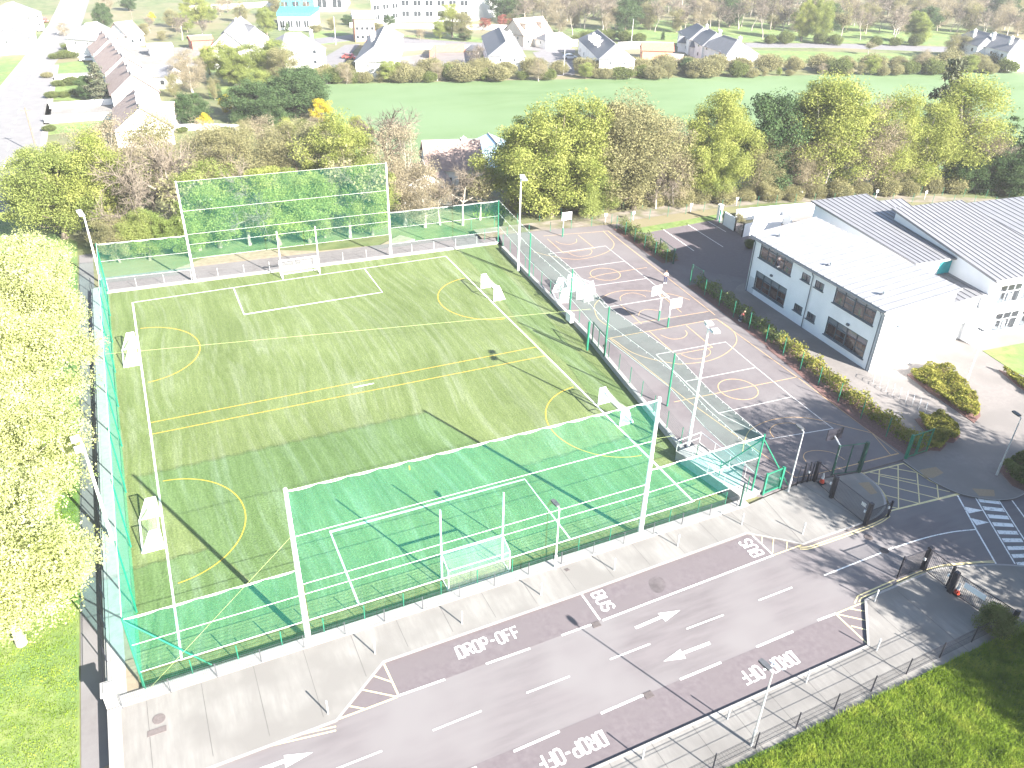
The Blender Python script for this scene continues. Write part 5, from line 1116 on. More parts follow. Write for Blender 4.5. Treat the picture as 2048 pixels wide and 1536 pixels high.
# cars
def car(px, py, rz, m, label, z=ZG+.05):
    x, y = G(px, py, z); r = empty('parked_car', (x, y, z), rz); r['_off'] = (0, 0, 0); tag(r, label, 'car', 'cars far off on the roads')
    def prof(b, P, w0, w1):
        n = len(P); i = len(b.v); zs = [p[1] for p in P]; zm, zx = min(zs), max(zs)
        for s in (-1, 1):
            for (yy, zz) in P: w_ = w0+(w1-w0)*((zz-zm)/(zx-zm)); b.v.append((s*w_, yy, zz))
        b.f.append(tuple(i+k for k in range(n))); b.f.append(tuple(i+2*n-1-k for k in range(n))); b.m += [0, 0]
        for k in range(n): b.f.append((i+k, i+(k+1) % n, i+n+(k+1) % n, i+n+k)); b.m.append(0)
    b = MB(); prof(b, [(-2.1, .3), (-2.15, .75), (-1.2, .9), (-.6, 1.4), (1.0, 1.42), (1.8, .95), (2.1, .85), (2.1, .3)], .86, .66); b.build('body', m, r, False)
    b = MB(); prof(b, [(-1.05, .93), (-.58, 1.33), (.98, 1.35), (1.6, .97)], .82, .68); b.build('glazing', 'darkglass', r)
    for s in (-1, 1):
        for yy in (-1.3, 1.35): b = MB(); b.tube((s*.72, yy, .32), (s*.9, yy, .32), .32, .32, 12); w2 = b.build('wheel', 'tyre', r)
        b = MB(); b.box((s*.6, -2.13, .65), (.3, .06, .14)); b.build('headlight', 'glow', r)
car(90, 44, .2, 'carred', 'red car driving far up the main road'); car(178, 122, 1.5, 'carsilver', 'silver car parked on the lawn before the brown terrace'); car(80, 62, .2, 'carwhite', 'white car below the red car on the main road')
car(700, 118, .8, 'carred', 'red car in the shadow left of the leftmost terrace'); car(1140, 118, 1.3, 'carsilver', 'silver car parked beside the third terrace'); car(175, 60, 1.4, 'carsilver', 'dark windowed car parked beside the road hedge')
# utility poles
for px_, py_, ty, lb in ((76, 310, 215, 'dark utility pole beside the main road'), (268, 55, 20, 'tall utility pole behind the brown terrace'), (872, 118, 90, 'short dark mast beside the red garden wall')):
    x, y = G(px_, py_, ZG); h = HT(px_, py_, ty, ZG); r = empty('utility_pole', (x, y, ZG)); r['_off'] = (0, 0, 0); tag(r, lb, 'utility pole', 'utility poles'); b = MB(); b.tube((0, 0, 0), (0, 0, h), .14, .1, 8); b.build('pole', 'bark', r); b = MB(); b.box((0, 0, h-.5), (1.6, .1, .1)); b.build('crossarm', 'bark', r)
# ================================================================ VEGETATION
def quadmesh(name, V, m):
    "V: (n,4,3) array of leaf quads"
    n = len(V); me = bpy.data.meshes.new(name); me.vertices.add(n*4); me.loops.add(n*4); me.polygons.add(n)
    me.vertices.foreach_set('co', V.reshape(-1).astype(np.float32)); me.loops.foreach_set('vertex_index', np.arange(n*4, dtype=np.int32))
    me.polygons.foreach_set('loop_start', np.arange(0, n*4, 4, dtype=np.int32)); me.polygons.foreach_set('loop_total', np.full(n, 4, dtype=np.int32))
    me.materials.append(m); me.update(calc_edges=True); return me
def leaves(rng, C, size, up=.35, asp=.6):
    "leaf quads (slightly folded kite shapes) at points C"
    n = len(C); N = rng.normal(size=(n, 3)); N[:, 2] = np.abs(N[:, 2])*.7+up; N /= np.linalg.norm(N, axis=1)[:, None]
    A = rng.normal(size=(n, 3)); A -= (A*N).sum(1)[:, None]*N; A /= np.linalg.norm(A, axis=1)[:, None]; B = np.cross(N, A)
    s = size*(.6+.8*rng.random(n))[:, None]
    q = np.empty((n, 4, 3)); q[:, 0] = C-A*s; q[:, 1] = C-B*s*asp+N*s*.15; q[:, 2] = C+A*s; q[:, 3] = C+B*s*asp-N*s*.1
    return q
def limbs(rng, b, tips, base_h, H, r0):
    "tapered trunk with limbs reaching to the clump centres"
    P = [np.array([0, 0, 0.])]; k = 5
    for i in range(1, k+1): P.append(np.array([rng.normal()*.018*H, rng.normal()*.018*H, 0])+np.array([P[-1][0], P[-1][1], H*.82*i/k]))
    rr = [r0*(1-.8*i/k) for i in range(k+1)]; rr[0] *= 1.35
    for i in range(k): b.tube(P[i], P[i+1], rr[i], rr[i+1], 8, False)
    for t in tips:
        z = min(max(base_h*.8, t[2]*.55), H*.75); f = z/(H*.82)*k; i = min(int(f), k-1); a = P[i]+(P[i+1]-P[i])*(f-i)
        mid = (a+t)/2+np.array([0, 0, -.04*H])+rng.normal(size=3)*.02*H
        b.tube(a, mid, r0*.28, r0*.16, 5, False); b.tube(mid, t, r0*.16, r0*.05, 4, False)
def make_leafy(seed, H, R, th, ncl, per, size, lm, shape='round', bark='bark', name='tree', asp=.6, gap=.0, sig=.17, r0=None):
    rng = np.random.default_rng(seed); C = []; cz = (th+H)/2; hz = (H-th)/2
    while len(C) < ncl:
        p = rng.uniform(-1, 1, 3); d = np.linalg.norm(p)
        if d > 1 or d < .30: continue
        ang = math.atan2(p[1], p[0]); lob = 1+.16*sin(ang*3+seed)+.10*sin(ang*5+seed*2)+.12*sin(p[2]*5+seed)
        if shape == 'round': x, y, z = p[0]*R*lob, p[1]*R*lob, cz+p[2]*hz
        elif shape == 'col': w_ = R*(1-.45*max(0, p[2])**2); x, y, z = p[0]*w_, p[1]*w_, cz+p[2]*hz
        elif shape == 'cone': zz = (p[2]+1)/2; zz = zz**1.3; w_ = R*(1-zz)**.8+.12*R; a = rng.uniform(0, 2*pi); ra = rng.uniform(.55, 1)*w_; x, y, z = ra*cos(a), ra*sin(a), th+(H-th)*zz
        C.append((x, y, z))
    C = np.array(C); tr = MB(); limbs(rng, tr, C[rng.permutation(ncl)[:min(ncl, 26)]], th, H, r0 or H*.022)
    pts = []; 
    for c in C:
        k = int(per*rng.uniform(.5, 1.4)); sg = R*sig*rng.uniform(.7, 1.4)
        if shape == 'cone': q = rng.normal(size=(k, 3))*np.array([sg*1.3, sg*1.3, sg*.32])+c; q[:, 2] -= .12*np.hypot(q[:, 0]-c[0]*.6, q[:, 1]-c[1]*.6)
        else:
            q = rng.normal(size=(k, 3)); q /= np.linalg.norm(q, axis=1)[:, None]; q *= (rng.random(k)**.45)[:, None]*sg*1.7; q[:, 2] *= .72; q += c
        pts.append(q)
    Q = leaves(rng, np.concatenate(pts), size, asp=asp); Q[..., 2] = np.maximum(Q[..., 2], .05)
    root = empty(name); root['_off'] = (0, 0, 0); t = tr.build('trunk', bark, root, True)
    me = quadmesh('crown', Q, LF[lm]); c = bpy.data.objects.new('crown', me); COL.objects.link(c); c.parent = root
    return root
def make_bare(seed, H, R, depth, bark='twig', name='tree', nl=5, spread=.75, trunk='palebark', ivy=0, thick=1.0):
    rng = np.random.default_rng(seed); tr = MB(); tw = MB(); tips = []
    def grow(p, d, L_, r, lev):
        n = 3; q = p
        for i in range(n):
            d = d+rng.normal(size=3)*.13; d[2] += .03 if lev else .02; d /= np.linalg.norm(d); e = q+d*L_/n
            tk = thick if lev >= 2 else 1.0; (tr if lev < 2 else tw).tube(q, e, tk*r*(1-.22*i), tk*r*(1-.22*(i+1)), 6 if lev == 0 else (4 if lev < 2 else 3), False); 
            if lev >= 1 and lev < depth:
                for _ in range(2 if lev >= 2 else 1):
                    s = d+rng.normal(size=3)*spread; s /= np.linalg.norm(s); grow(e, s, L_*rng.uniform(.38, .6), r*.4, lev+1)
            q = e
        if lev < depth:
            for _ in range(nl if lev == 0 else 3):
                s = d+rng.normal(size=3)*spread*(.9 if lev else .8); s[2] = max(s[2], .12) if lev == 0 else s[2]; s /= np.linalg.norm(s); grow(q, s, L_*rng.uniform(.55, .8), r*.5, lev+1)
        else: tips.append(q)
    grow(np.array([0, 0, 0.]), np.array([0, 0, 1.]), H*.34, H*.021, 0)
    root = empty(name); root['_off'] = (0, 0, 0)
    V = np.array(tr.v+tw.v); sc = H/V[:, 2].max(); rx = np.percentile(np.hypot(V[:, 0], V[:, 1]), 97); sx = R/rx
    tr.v = [(x*sx, y*sx, z*sc) for x, y, z in tr.v]; tw.v = [(x*sx, y*sx, max(0.02, z*sc)) for x, y, z in tw.v]
    tr.build('trunk', trunk, root, True); tw.build('crown', bark, root)
    if ivy:
        T = np.array([(x*sx, y*sx, z*sc) for x, y, z in tips]); T = T[rng.permutation(len(T))[:ivy]]; T = np.repeat(T, 5, 0)+rng.normal(size=(len(T)*5, 3))*.35
        me = quadmesh('foliage', leaves(rng, T, .16), LF['olive']); c = bpy.data.objects.new('foliage', me); COL.objects.link(c); c.parent = root
    return root
def make_pine(seed, H, R, lm='pine', name='conifer_tree'):
    rng = np.random.default_rng(seed); tr = MB(); tr.tube((0, 0, 0), (0, 0, H*.55), H*.022, H*.014, 8, False); tr.tube((0, 0, H*.55), (0, 0, H*.98), H*.014, H*.003, 6, False); pts = []
    lev = 15
    for i in range(lev):
        z = H*(.16+.82*i/lev); w_ = R*(1-(i/lev)**1.5)*rng.uniform(.75, 1.1)+.25
        for k in range(7):
            a = rng.uniform(0, 2*pi); L_ = w_*rng.uniform(.6, 1.05); e = np.array([L_*cos(a), L_*sin(a), z+L_*rng.uniform(-.12, .18)]); tr.tube((0, 0, z), e, H*.004, H*.0015, 3, False)
            n = int(45*L_/R)+14; t = rng.random(n)**.6; q = np.array([0, 0, z])+(e-np.array([0, 0, z]))*t[:, None]+rng.normal(size=(n, 3))*np.array([.32, .32, .13])*(R/3.5); pts.append(q)
    root = empty(name); root['_off'] = (0, 0, 0); tr.build('trunk', 'bark', root); me = quadmesh('crown', leaves(rng, np.concatenate(pts), .24, asp=.35), LF[lm]); c = bpy.data.objects.new('crown', me); COL.objects.link(c); c.parent = root
    return root
def make_shrub(seed, H, R, n, size, lm, name='shrub', flat=1.0):
    rng = np.random.default_rng(seed); root = empty(name); root['_off'] = (0, 0, 0); tr = MB(); pts = []
    for k in range(12):
        a = rng.uniform(0, 2*pi); rr = R*rng.uniform(.15, .75); e = (rr*cos(a), rr*sin(a), H*rng.uniform(.45, .85)*(1-.3*rr/R)); tr.tube((0, 0, 0), e, .035, .012, 4, False)
        q = rng.normal(size=(n//12, 3)); q /= np.linalg.norm(q, axis=1)[:, None]; q *= (rng.random(n//12)**.4)[:, None]; q *= np.array([R*.5, R*.5, H*.34]); pts.append(q+np.array(e))
    q = rng.normal(size=(n//3, 3)); q /= np.linalg.norm(q, axis=1)[:, None]; q *= np.array([R*.9, R*.9, H*.42])*(.75+.25*rng.random(n//3))[:, None]; q[:, 2] += H*.45; pts.append(q)
    P = np.concatenate(pts); P[:, 2] = np.abs(P[:, 2]); tr.build('stems', 'bark', root); me = quadmesh('foliage', leaves(rng, P, size), LF[lm]); c = bpy.data.objects.new('foliage', me); COL.objects.link(c); c.parent = root
    return root
# prototypes (unit ones are about 10 m high); each is used once and copied afterwards
PROTO = {}
def proto(key):
    if key in PROTO: return PROTO[key]
    k, v = key
    f = {'spring': lambda: make_leafy(10+v, 10, 3.6, .9, 120, 480, .070, 'spring'), 'lime': lambda: make_leafy(20+v, 10, 3.3, .8, 110, 480, .070, 'lime'),
         'yel': lambda: make_leafy(30+v, 10, 4.3, 2.2, 180, 620, .062, 'yel', bark='palebark', sig=.15), 'olive': lambda: make_leafy(40+v, 10, 3.4, .8, 100, 360, .068, 'olive', sig=.19), 'tan': lambda: make_leafy(50+v, 10, 3.3, .9, 100, 280, .060, 'tan', bark='palebark', sig=.2),
         'col': lambda: make_leafy(60+v, 10, 2.2, .7, 95, 300, .062, 'lime', 'col', bark='palebark', sig=.26), 'dark': lambda: make_leafy(70+v, 10, 4.2, .3, 110, 330, .11, 'dark'), 'cone': lambda: make_leafy(80+v, 10, 3.0, .3, 90, 110, .16, 'dark', 'cone'),
         'gold': lambda: make_leafy(90+v, 10, 4.6, .1, 60, 150, .17, 'gold'), 'copper': lambda: make_leafy(95+v, 10, 4.3, 1.2, 50, 110, .17, 'redl'),
         'pine': lambda: make_pine(100+v, 10, 3.2), 'bare': lambda: make_bare(110+v, 10, 4.4, 4, thick=1.7), 'bareu': lambda: make_bare(120+v, 10, 3.2, 4, spread=.5, nl=4, thick=1.5), 'bareiv': lambda: make_bare(130+v, 10, 3.6, 4, ivy=500),
         'shrub': lambda: make_shrub(140+v, 10, 7.0, 8000, .28, 'hedge'), 'bush': lambda: make_shrub(150+v, 10, 7.5, 8000, .28, 'olive'), 'gorse': lambda: make_shrub(160+v, 10, 6.5, 4200, .42, 'gold')}[k]
    r = f(); PROTO[key] = [r, kids(r), False]; return PROTO[key]
TREEN = []
def tree(kind, v, px, py, top, label, group, cat='tree', wide=1.0, z0=ZG, xy=None, h=None, name=None):
    pr = proto((kind, v)); x, y = xy or G(px, py, z0); H = h or HT(px, py, top, z0)
    s = H/10; sc = (s*wide, s*wide, s); rz = (px*1.7+py*.9) % 6.28
    if not pr[2]: o = pr[0]; pr[2] = True; o.location = (x, y, z0); o.rotation_euler = (0, 0, rz); o.scale = sc
    else: o = copy_tree(pr[0], (x, y, z0), rz, sc, None, pr[1])
    o['category'] = cat; o['label'] = label; o['group'] = group
    if name: o.name = name
    return o
def row(items, group, phrase, cat='tree', name=None, z0=ZG):
    "items: (kind, variant, base px, base py, top py, wide, look); labels: look + ordinal from the left"
    items = sorted(items, key=lambda t: t[2])
    for k, (kind, v, px, py, top, wd, look) in enumerate(items):
        tree(kind, v, px, py, top, '%s, %s from left %s' % (look, ordw(k), phrase), group, cat, wd, z0, name=name)
LOOK = {'spring': 'fresh green leafy tree', 'lime': 'bright lime green tree', 'olive': 'olive green budding tree', 'tan': 'tan budding tree', 'col': 'slender pale green tree', 'dark': 'dark evergreen tree', 'cone': 'dark pointed evergreen', 'bare': 'bare twiggy tree', 'bareu': 'bare upright tree', 'bareiv': 'bare tree with ivy', 'pine': 'layered pine tree', 'gold': 'golden yellow bush', 'copper': 'copper red tree', 'shrub': 'green bush', 'bush': 'olive green bush', 'gorse': 'yellow gorse bush', 'yel': 'yellow green tree'}
def R_(kind, v, px, py, top, wd=1.0, look=None): return (kind, v, px, py, top, wd, look or LOOK[kind])
# big yellow green trees on the left lawn
tree('yel', 0, 55, 1283, 0, 'large yellow green tree with a white trunk on the left lawn', 'yellow green trees along the left path', xy=(-8.6, 5.3), h=11.5, wide=1.0)
tree('yel', 1, 60, 1000, 0, 'yellow green tree behind the large one with the white trunk', 'yellow green trees along the left path', xy=(-9.4, 15), h=11.5, wide=1.0)
tree('yel', 0, 260, 1000, 0, 'yellow green tree overhanging the far left corner of the pitch', 'yellow green trees along the left path', xy=(-8.9, 40), h=13, wide=1.0)
tree('yel', 1, 560, 1000, 0, 'yellow green tree in the middle of the left row beside the railing', 'yellow green trees along the left path', xy=(-9.3, 27), h=12.5, wide=1.0)
tree('yel', 0, 760, 1000, 0, 'outer yellow green tree cut by the left edge', 'yellow green trees along the left path', xy=(-16, 21), h=12.5, wide=.95)
tree('yel', 1, 860, 1000, 0, 'outer yellow green tree at the upper left edge', 'yellow green trees along the left path', xy=(-16, 34), h=12, wide=.95)
# woodland behind the far end
gp = 'trees in the wood behind the far end of the pitch'
row([R_('spring', 0, 130, 478, 285, 1.25), R_('lime', 0, 215, 470, 262, 1.1), R_('tan', 0, 240, 440, 235, 1.0), R_('bare', 0, 300, 490, 290, 1.1), R_('bare', 1, 350, 470, 250, 1.05), R_('olive', 0, 330, 400, 215, 1.0), R_('bareiv', 0, 400, 500, 320),
     R_('spring', 1, 440, 495, 330, 1.1), R_('bare', 0, 500, 490, 300, 1.1), R_('olive', 1, 470, 400, 240, 1.2), R_('lime', 1, 560, 490, 335, 1.2), R_('spring', 0, 620, 485, 330), R_('lime', 0, 690, 400, 225, 1.15), R_('olive', 0, 600, 380, 232, 1.3), R_('tan', 1, 540, 360, 235, 1.2),
     R_('bareiv', 0, 700, 475, 300, 1.1), R_('spring', 1, 745, 470, 320, .9), R_('tan', 0, 810, 450, 245, .85), R_('bare', 1, 770, 390, 205, 1.35), R_('tan', 1, 850, 455, 330, 1.0), R_('bare', 0, 925, 450, 318, 1.3), R_('bareiv', 0, 960, 440, 330, 1.0), R_('bare', 1, 880, 450, 350, 1.2),
     R_('spring', 0, 300, 520, 415, 1.1), R_('olive', 1, 240, 525, 430, 1.1), R_('spring', 1, 380, 515, 420), R_('bareiv', 0, 180, 430, 300, 1.2), R_('olive', 0, 650, 475, 395, 1.2), R_('tan', 1, 420, 360, 240, 1.1), R_('spring', 1, 100, 440, 300, 1.1)], gp, 'in the wood behind the pitch')
# tree line behind the courts
gp = 'tree line behind the ball courts'
row([R_('lime', 1, 1040, 430, 235, 1.15), R_('lime', 0, 1100, 440, 200, 1.15, 'large rounded lime green tree'), R_('lime', 0, 1150, 428, 192, 1.15), R_('olive', 0, 1215, 420, 178, 1.2), R_('olive', 1, 1265, 425, 196, 1.2), R_('tan', 0, 1320, 412, 240, 1.0), R_('bare', 0, 1310, 425, 305, 1.1), R_('spring', 1, 1175, 440, 310, 1.1),
     R_('lime', 0, 1395, 405, 205, .85), R_('lime', 1, 1435, 400, 180, .85), R_('spring', 1, 1420, 405, 280, 1.0), R_('dark', 0, 1530, 385, 190, .95, 'dark green rounded tree'), R_('bareu', 0, 1560, 395, 225, 1.1), R_('olive', 1, 1510, 400, 270, 1.0), R_('lime', 1, 1590, 375, 165, .9), R_('col', 0, 1620, 390, 150, 1.25), R_('col', 1, 1665, 388, 145, 1.3), R_('tan', 0, 1600, 395, 280, 1.0), R_('bareiv', 0, 1640, 395, 255, 1.1),
     R_('tan', 1, 1720, 390, 200, .9), R_('col', 0, 1760, 388, 175, 1.0), R_('bareu', 1, 1735, 390, 230, 1.0), R_('olive', 0, 1785, 385, 265, 1.0), R_('pine', 0, 1850, 350, 105, .8, 'tall dark layered pine'), R_('col', 1, 1830, 385, 190, 1.2), R_('col', 0, 1895, 380, 150, 1.45), R_('bareu', 0, 1870, 380, 205, 1.0), R_('tan', 0, 1930, 380, 235, .9), R_('bare', 1, 1960, 390, 260, 1.0), R_('cone', 0, 1985, 375, 235, .8), R_('cone', 1, 2040, 380, 230, .9), R_('dark', 0, 2030, 400, 300, 1.1), R_('dark', 1, 1970, 392, 300, 1.1), R_('dark', 0, 1915, 390, 320, 1.0), R_('cone', 0, 1550, 392, 300, .8), R_('bareiv', 0, 1345, 420, 300, .9)],
    gp, 'in the belt behind the courts')
row([R_('bush', k % 2, px, 428-(px-1000)*.045+((k*7) % 5), 400-(px-1000)*.045-((k*5) % 12), 1.0) for k, px in enumerate(range(1030, 2060, 46))], 'undergrowth at the foot of the tree line', 'of the undergrowth below the belt', 'bush', 'bush')
# evergreens and garden trees behind the wood
gp = 'garden trees left of the meadow'
row([R_('pine', 1, 205, 205, 122, 1.15), R_('dark', 0, 175, 200, 150, .9), R_('gorse', 0, 255, 205, 165, .9), R_('tan', 1, 385, 185, 100, 1.2), R_('olive', 1, 350, 195, 145, .8), R_('lime', 0, 460, 165, 78, 1.2), R_('dark', 1, 385, 250, 185, 1.3, 'spreading dark evergreen'), R_('spring', 1, 540, 170, 78, 1.4), R_('dark', 0, 505, 245, 160, 1.3), R_('dark', 1, 590, 235, 140, 1.55, 'very broad dark evergreen'), R_('dark', 0, 620, 215, 130, 1.2), R_('gold', 0, 645, 245, 200, 1.1), R_('gold', 0, 412, 258, 228, 1.0),
     R_('cone', 0, 470, 250, 215, .5), R_('gold', 0, 455, 225, 190, .9), R_('lime', 1, 720, 300, 232, 1.2), R_('cone', 1, 440, 195, 165, .6), R_('olive', 0, 430, 200, 150, .8), R_('copper', 0, 527, 195, 158, .6, 'small reddish brown tree'), R_('spring', 0, 480, 175, 88, 1.2), R_('olive', 1, 575, 180, 92, 1.3), R_('lime', 1, 420, 150, 92, 1.1), R_('olive', 0, 600, 200, 130, 1.2), R_('spring', 1, 520, 215, 140, 1.2), R_('tan', 0, 365, 160, 110, 1.2), R_('dark', 0, 545, 250, 175, 1.2), R_('olive', 1, 300, 262, 215, 1.2), R_('bare', 0, 250, 255, 205, 1.2), R_('tan', 1, 320, 275, 232, 1.2), R_('olive', 0, 490, 275, 235, 1.3), R_('lime', 0, 575, 285, 235, 1.2), R_('tan', 0, 640, 290, 232, 1.3)], gp, 'among the gardens left of the meadow')
gp = 'trees in the far gardens at the top left'
row([R_('tan', 0, 130, 72, 45, 1.4), R_('dark', 1, 210, 60, 5, .8), R_('spring', 0, 237, 82, 52, 1.3), R_('gorse', 0, 268, 85, 58, 1.1), R_('bare', 0, 300, 65, 25, 1.4), R_('olive', 1, 325, 82, 60, 1.4), R_('gold', 0, 305, 42, 25, 1.0), R_('bare', 1, 365, 80, 25, 1.4), R_('lime', 0, 395, 48, -15, 1.3), R_('spring', 1, 375, 65, 25, 1.2), R_('olive', 0, 485, 45, 0, 1.1), R_('spring', 0, 535, 72, 10, .9), R_('cone', 0, 575, 62, 38, .6), R_('bush', 0, 632, 65, 50, 1.3), R_('bare', 0, 520, 85, 55, 1.4), R_('tan', 1, 440, 30, 0, 1.2), R_('dark', 0, 695, 50, 30, 1.4), R_('spring', 1, 725, 55, 30, 1.4), R_('dark', 1, 780, 55, 30, 1.3), R_('tan', 0, 840, 80, 48, 1.0), R_('lime', 1, 905, 75, 8, 1.3, 'tall pale green willow like tree'), R_('spring', 0, 880, 78, 40, 1.2), R_('olive', 1, 930, 82, 20, 1.1), R_('copper', 0, 970, 60, 35, 1.3), R_('copper', 0, 1005, 55, 28, 1.1), R_('olive', 0, 1020, 50, 25, 1.2),
     R_('bare', 1, 955, 130, 85, 1.3), R_('dark', 0, 930, 82, 55, 1.4), R_('lime', 1, 15, 0, -30, 1.2), R_('tan', 0, 45, 90, 70, 1.2), R_('bush', 1, 95, 155, 145, 2.0), R_('olive', 0, 345, 55, 15, 1.3), R_('spring', 1, 420, 45, 5, 1.2), R_('tan', 0, 455, 25, -15, 1.3), R_('olive', 1, 555, 35, -8, 1.2), R_('bare', 0, 610, 30, -5, 1.4), R_('dark', 0, 260, 22, -12, 1.2), R_('tan', 1, 215, 25, -10, 1.3), R_('olive', 0, 665, 60, 32, 1.3), R_('bush', 0, 750, 62, 45, 1.6), R_('bare', 1, 405, 75, 35, 1.4), R_('olive', 1, 290, 72, 45, 1.3), R_('spring', 0, 1045, 30, -5, 1.2), R_('dark', 1, 1015, 25, -15, 1.3)], gp, 'among the far gardens')
# woodland at the top right
it = []; rr_ = random.Random(5)
for k in range(52):
    px = 1010+k*20.5+rr_.uniform(-8, 8); py = 38+(k % 3)*9+rr_.uniform(-6, 10)+max(0, (px-1650))*.03; kd = ['bare', 'bareu', 'tan', 'bare', 'bareu', 'olive', 'bare', 'bareu', 'dark', 'tan'][rr_.randrange(10)]
    it.append(R_(kd, rr_.randrange(2), px, py, py-52-rr_.uniform(0, 22), rr_.uniform(1.0, 1.35)))
for k in range(30):
    px = 1030+k*36+rr_.uniform(-8, 8); kd = ['bare', 'olive', 'dark', 'tan', 'bare', 'bareiv'][rr_.randrange(6)]
    py = 16+rr_.uniform(-6, 8); it.append(R_(kd if kd != 'bareiv' else 'bareiv', 0 if kd == 'bareiv' else rr_.randrange(2), px, py, py-50, 1.35))
row(it, 'bare wood along the top right edge', 'in the wood at the top right')
it = []
for k in range(46):
    px = 985+k*24+rr_.uniform(-9, 9); it.append(R_(['bare', 'bareu', 'tan', 'olive', 'bare'][k % 5], rr_.randrange(2), px, 27+rr_.uniform(-5, 9), -32+rr_.uniform(-8, 8), 1.4))
row(it, 'back of the bare wood at the top right', 'at the back of the top right wood')
it = []
for k in range(34):
    px = 1120+k*28+rr_.uniform(-10, 10); py = 60+rr_.uniform(-8, 8)+max(0, px-1750)*.04; it.append(R_(['bareu', 'olive', 'bare', 'tan', 'bare', 'dark', 'bareiv'][k % 7], 0, px, py, py-50-rr_.uniform(0, 15), 1.2))
row(it, 'front of the bare wood at the top right', 'along the front of the top right wood')
gp = 'trees beside the road beyond the meadow'
row([R_('bareu', 0, 1145, 70, 5, 1.2), R_('bareu', 1, 1205, 62, -15, 1.3), R_('bareu', 0, 1300, 60, -10, 1.1), R_('bareu', 1, 1390, 52, -5, 1.0), R_('bareu', 0, 1420, 55, -8, 1.1), R_('bareu', 1, 1475, 48, -10, 1.2), R_('bareu', 0, 1525, 78, 5, 1.1), R_('bareu', 1, 1562, 75, 5, 1.0), R_('lime', 0, 1602, 82, -8, .75), R_('spring', 1, 1630, 84, -5, .8), R_('bareiv', 0, 1680, 85, 10, .9), R_('bareu', 0, 1720, 80, 12, 1.0), R_('bareu', 1, 1785, 85, 15, 1.2), R_('spring', 0, 1825, 85, 18, .8), R_('olive', 0, 1905, 120, 60, 1.2, 'rounded gold green tree'), R_('bareiv', 0, 1735, 110, 80, 1.3), R_('spring', 1, 1838, 88, 35, 1.0), R_('dark', 0, 1240, 82, 55, 1.0), R_('cone', 0, 1325, 80, 58, .6)], gp, 'along the road beyond the meadow')
row([R_('shrub', k % 2, px, py, py-18-(k*7) % 9, 1.1) for k, (px, py) in enumerate([(1150, 88), (1175, 85), (1250, 84), (1275, 86), (1540, 88), (1570, 88), (1640, 88), (1670, 90), (1750, 92), (1790, 92), (1830, 92), (1215, 80)])], 'bushes along the road beyond the meadow', 'along the road beyond the meadow', 'bush', 'bush')
# hedgerow along the meadow
it = []
for k in range(58):
    px = 640+k*24+rr_.uniform(-6, 6); py = 167-(px-640)*.0155+rr_.uniform(-2, 2); h_ = rr_.uniform(20, 44) if (px < 1500 or px > 1580) else rr_.uniform(12, 22)
    if rr_.random() < .85: it.append(R_(['bush', 'shrub', 'tan', 'shrub', 'bush', 'olive', 'spring', 'bush'][k % 8], rr_.randrange(2), px, py, py-h_*(1.15 if k % 8 in (2, 5, 6) else .85), rr_.uniform(1.0, 1.5)))
it.append(R_('bare', 0, 955, 150, 95, 1.3)); it.append(R_('dark', 1, 1372, 148, 115, 1.1))
row(it, 'hedgerow along the far side of the meadow', 'in the hedgerow beyond the meadow', 'bush', 'hedge_bush')
row([R_('bush', k % 2, px, 155-(px-640)*.014, 130-(px-640)*.014-(k*5) % 11, 1.3) for k, px in enumerate(range(650, 2040, 52))], 'back row of the hedgerow along the meadow', 'in the back row of the hedgerow', 'bush', 'hedge_bush')
# front garden hedges on the left
row([R_('shrub', k % 2, px, py, py-12-(k*5) % 7, 1.7) for k, (px, py) in enumerate([(110, 118), (135, 116), (160, 114), (120, 172), (145, 170), (170, 168), (105, 196), (130, 194), (160, 192), (140, 100), (100, 262), (250, 262), (330, 262), (300, 250), (365, 265), (450, 270), (520, 262), (560, 262), (610, 258)])], 'garden hedges and bushes at the left', 'in the gardens at the left', 'bush', 'bush')
# off-frame trees that shade the crossing on the right
for kd, v, x, y, h, wd, lb in (('bare', 0, 55.5, -24.5, 15, 1.1, 'bare tree beside the road to the right of the frame'), ('olive', 1, 60.5, -26.5, 18, 1.3, 'olive tree beyond the lower pavement to the right of the frame'), ('dark', 0, 66, -23, 16, 1.1, 'dark evergreen nearest the crossing to the right of the frame'),
  ('bare', 1, 50.5, -28.0, 12, 1.0, 'second bare tree beside the road to the right of the frame'), ('spring', 0, 71, -31, 15, 1.3, 'leafy tree beyond the crossing to the right of the frame'), ('dark', 1, 50.5, -34.5, 11, .95, 'dark evergreen on the bank to the right of the frame'), ('spring', 1, 63, -34, 12, 1.2, 'leafy tree on the bank to the right of the frame'), ('lime', 0, 63, -27, 15, 1.1, 'lime green tree to the right of the frame'), ('dark', 0, 66, -43, 12, 1.2, 'second dark evergreen on the bank to the right of the frame')):
    tree(kd, v, x*9, y*7, 0, lb, 'trees right of the frame', xy=(x, y), h=h, wide=wd, z0=.3)
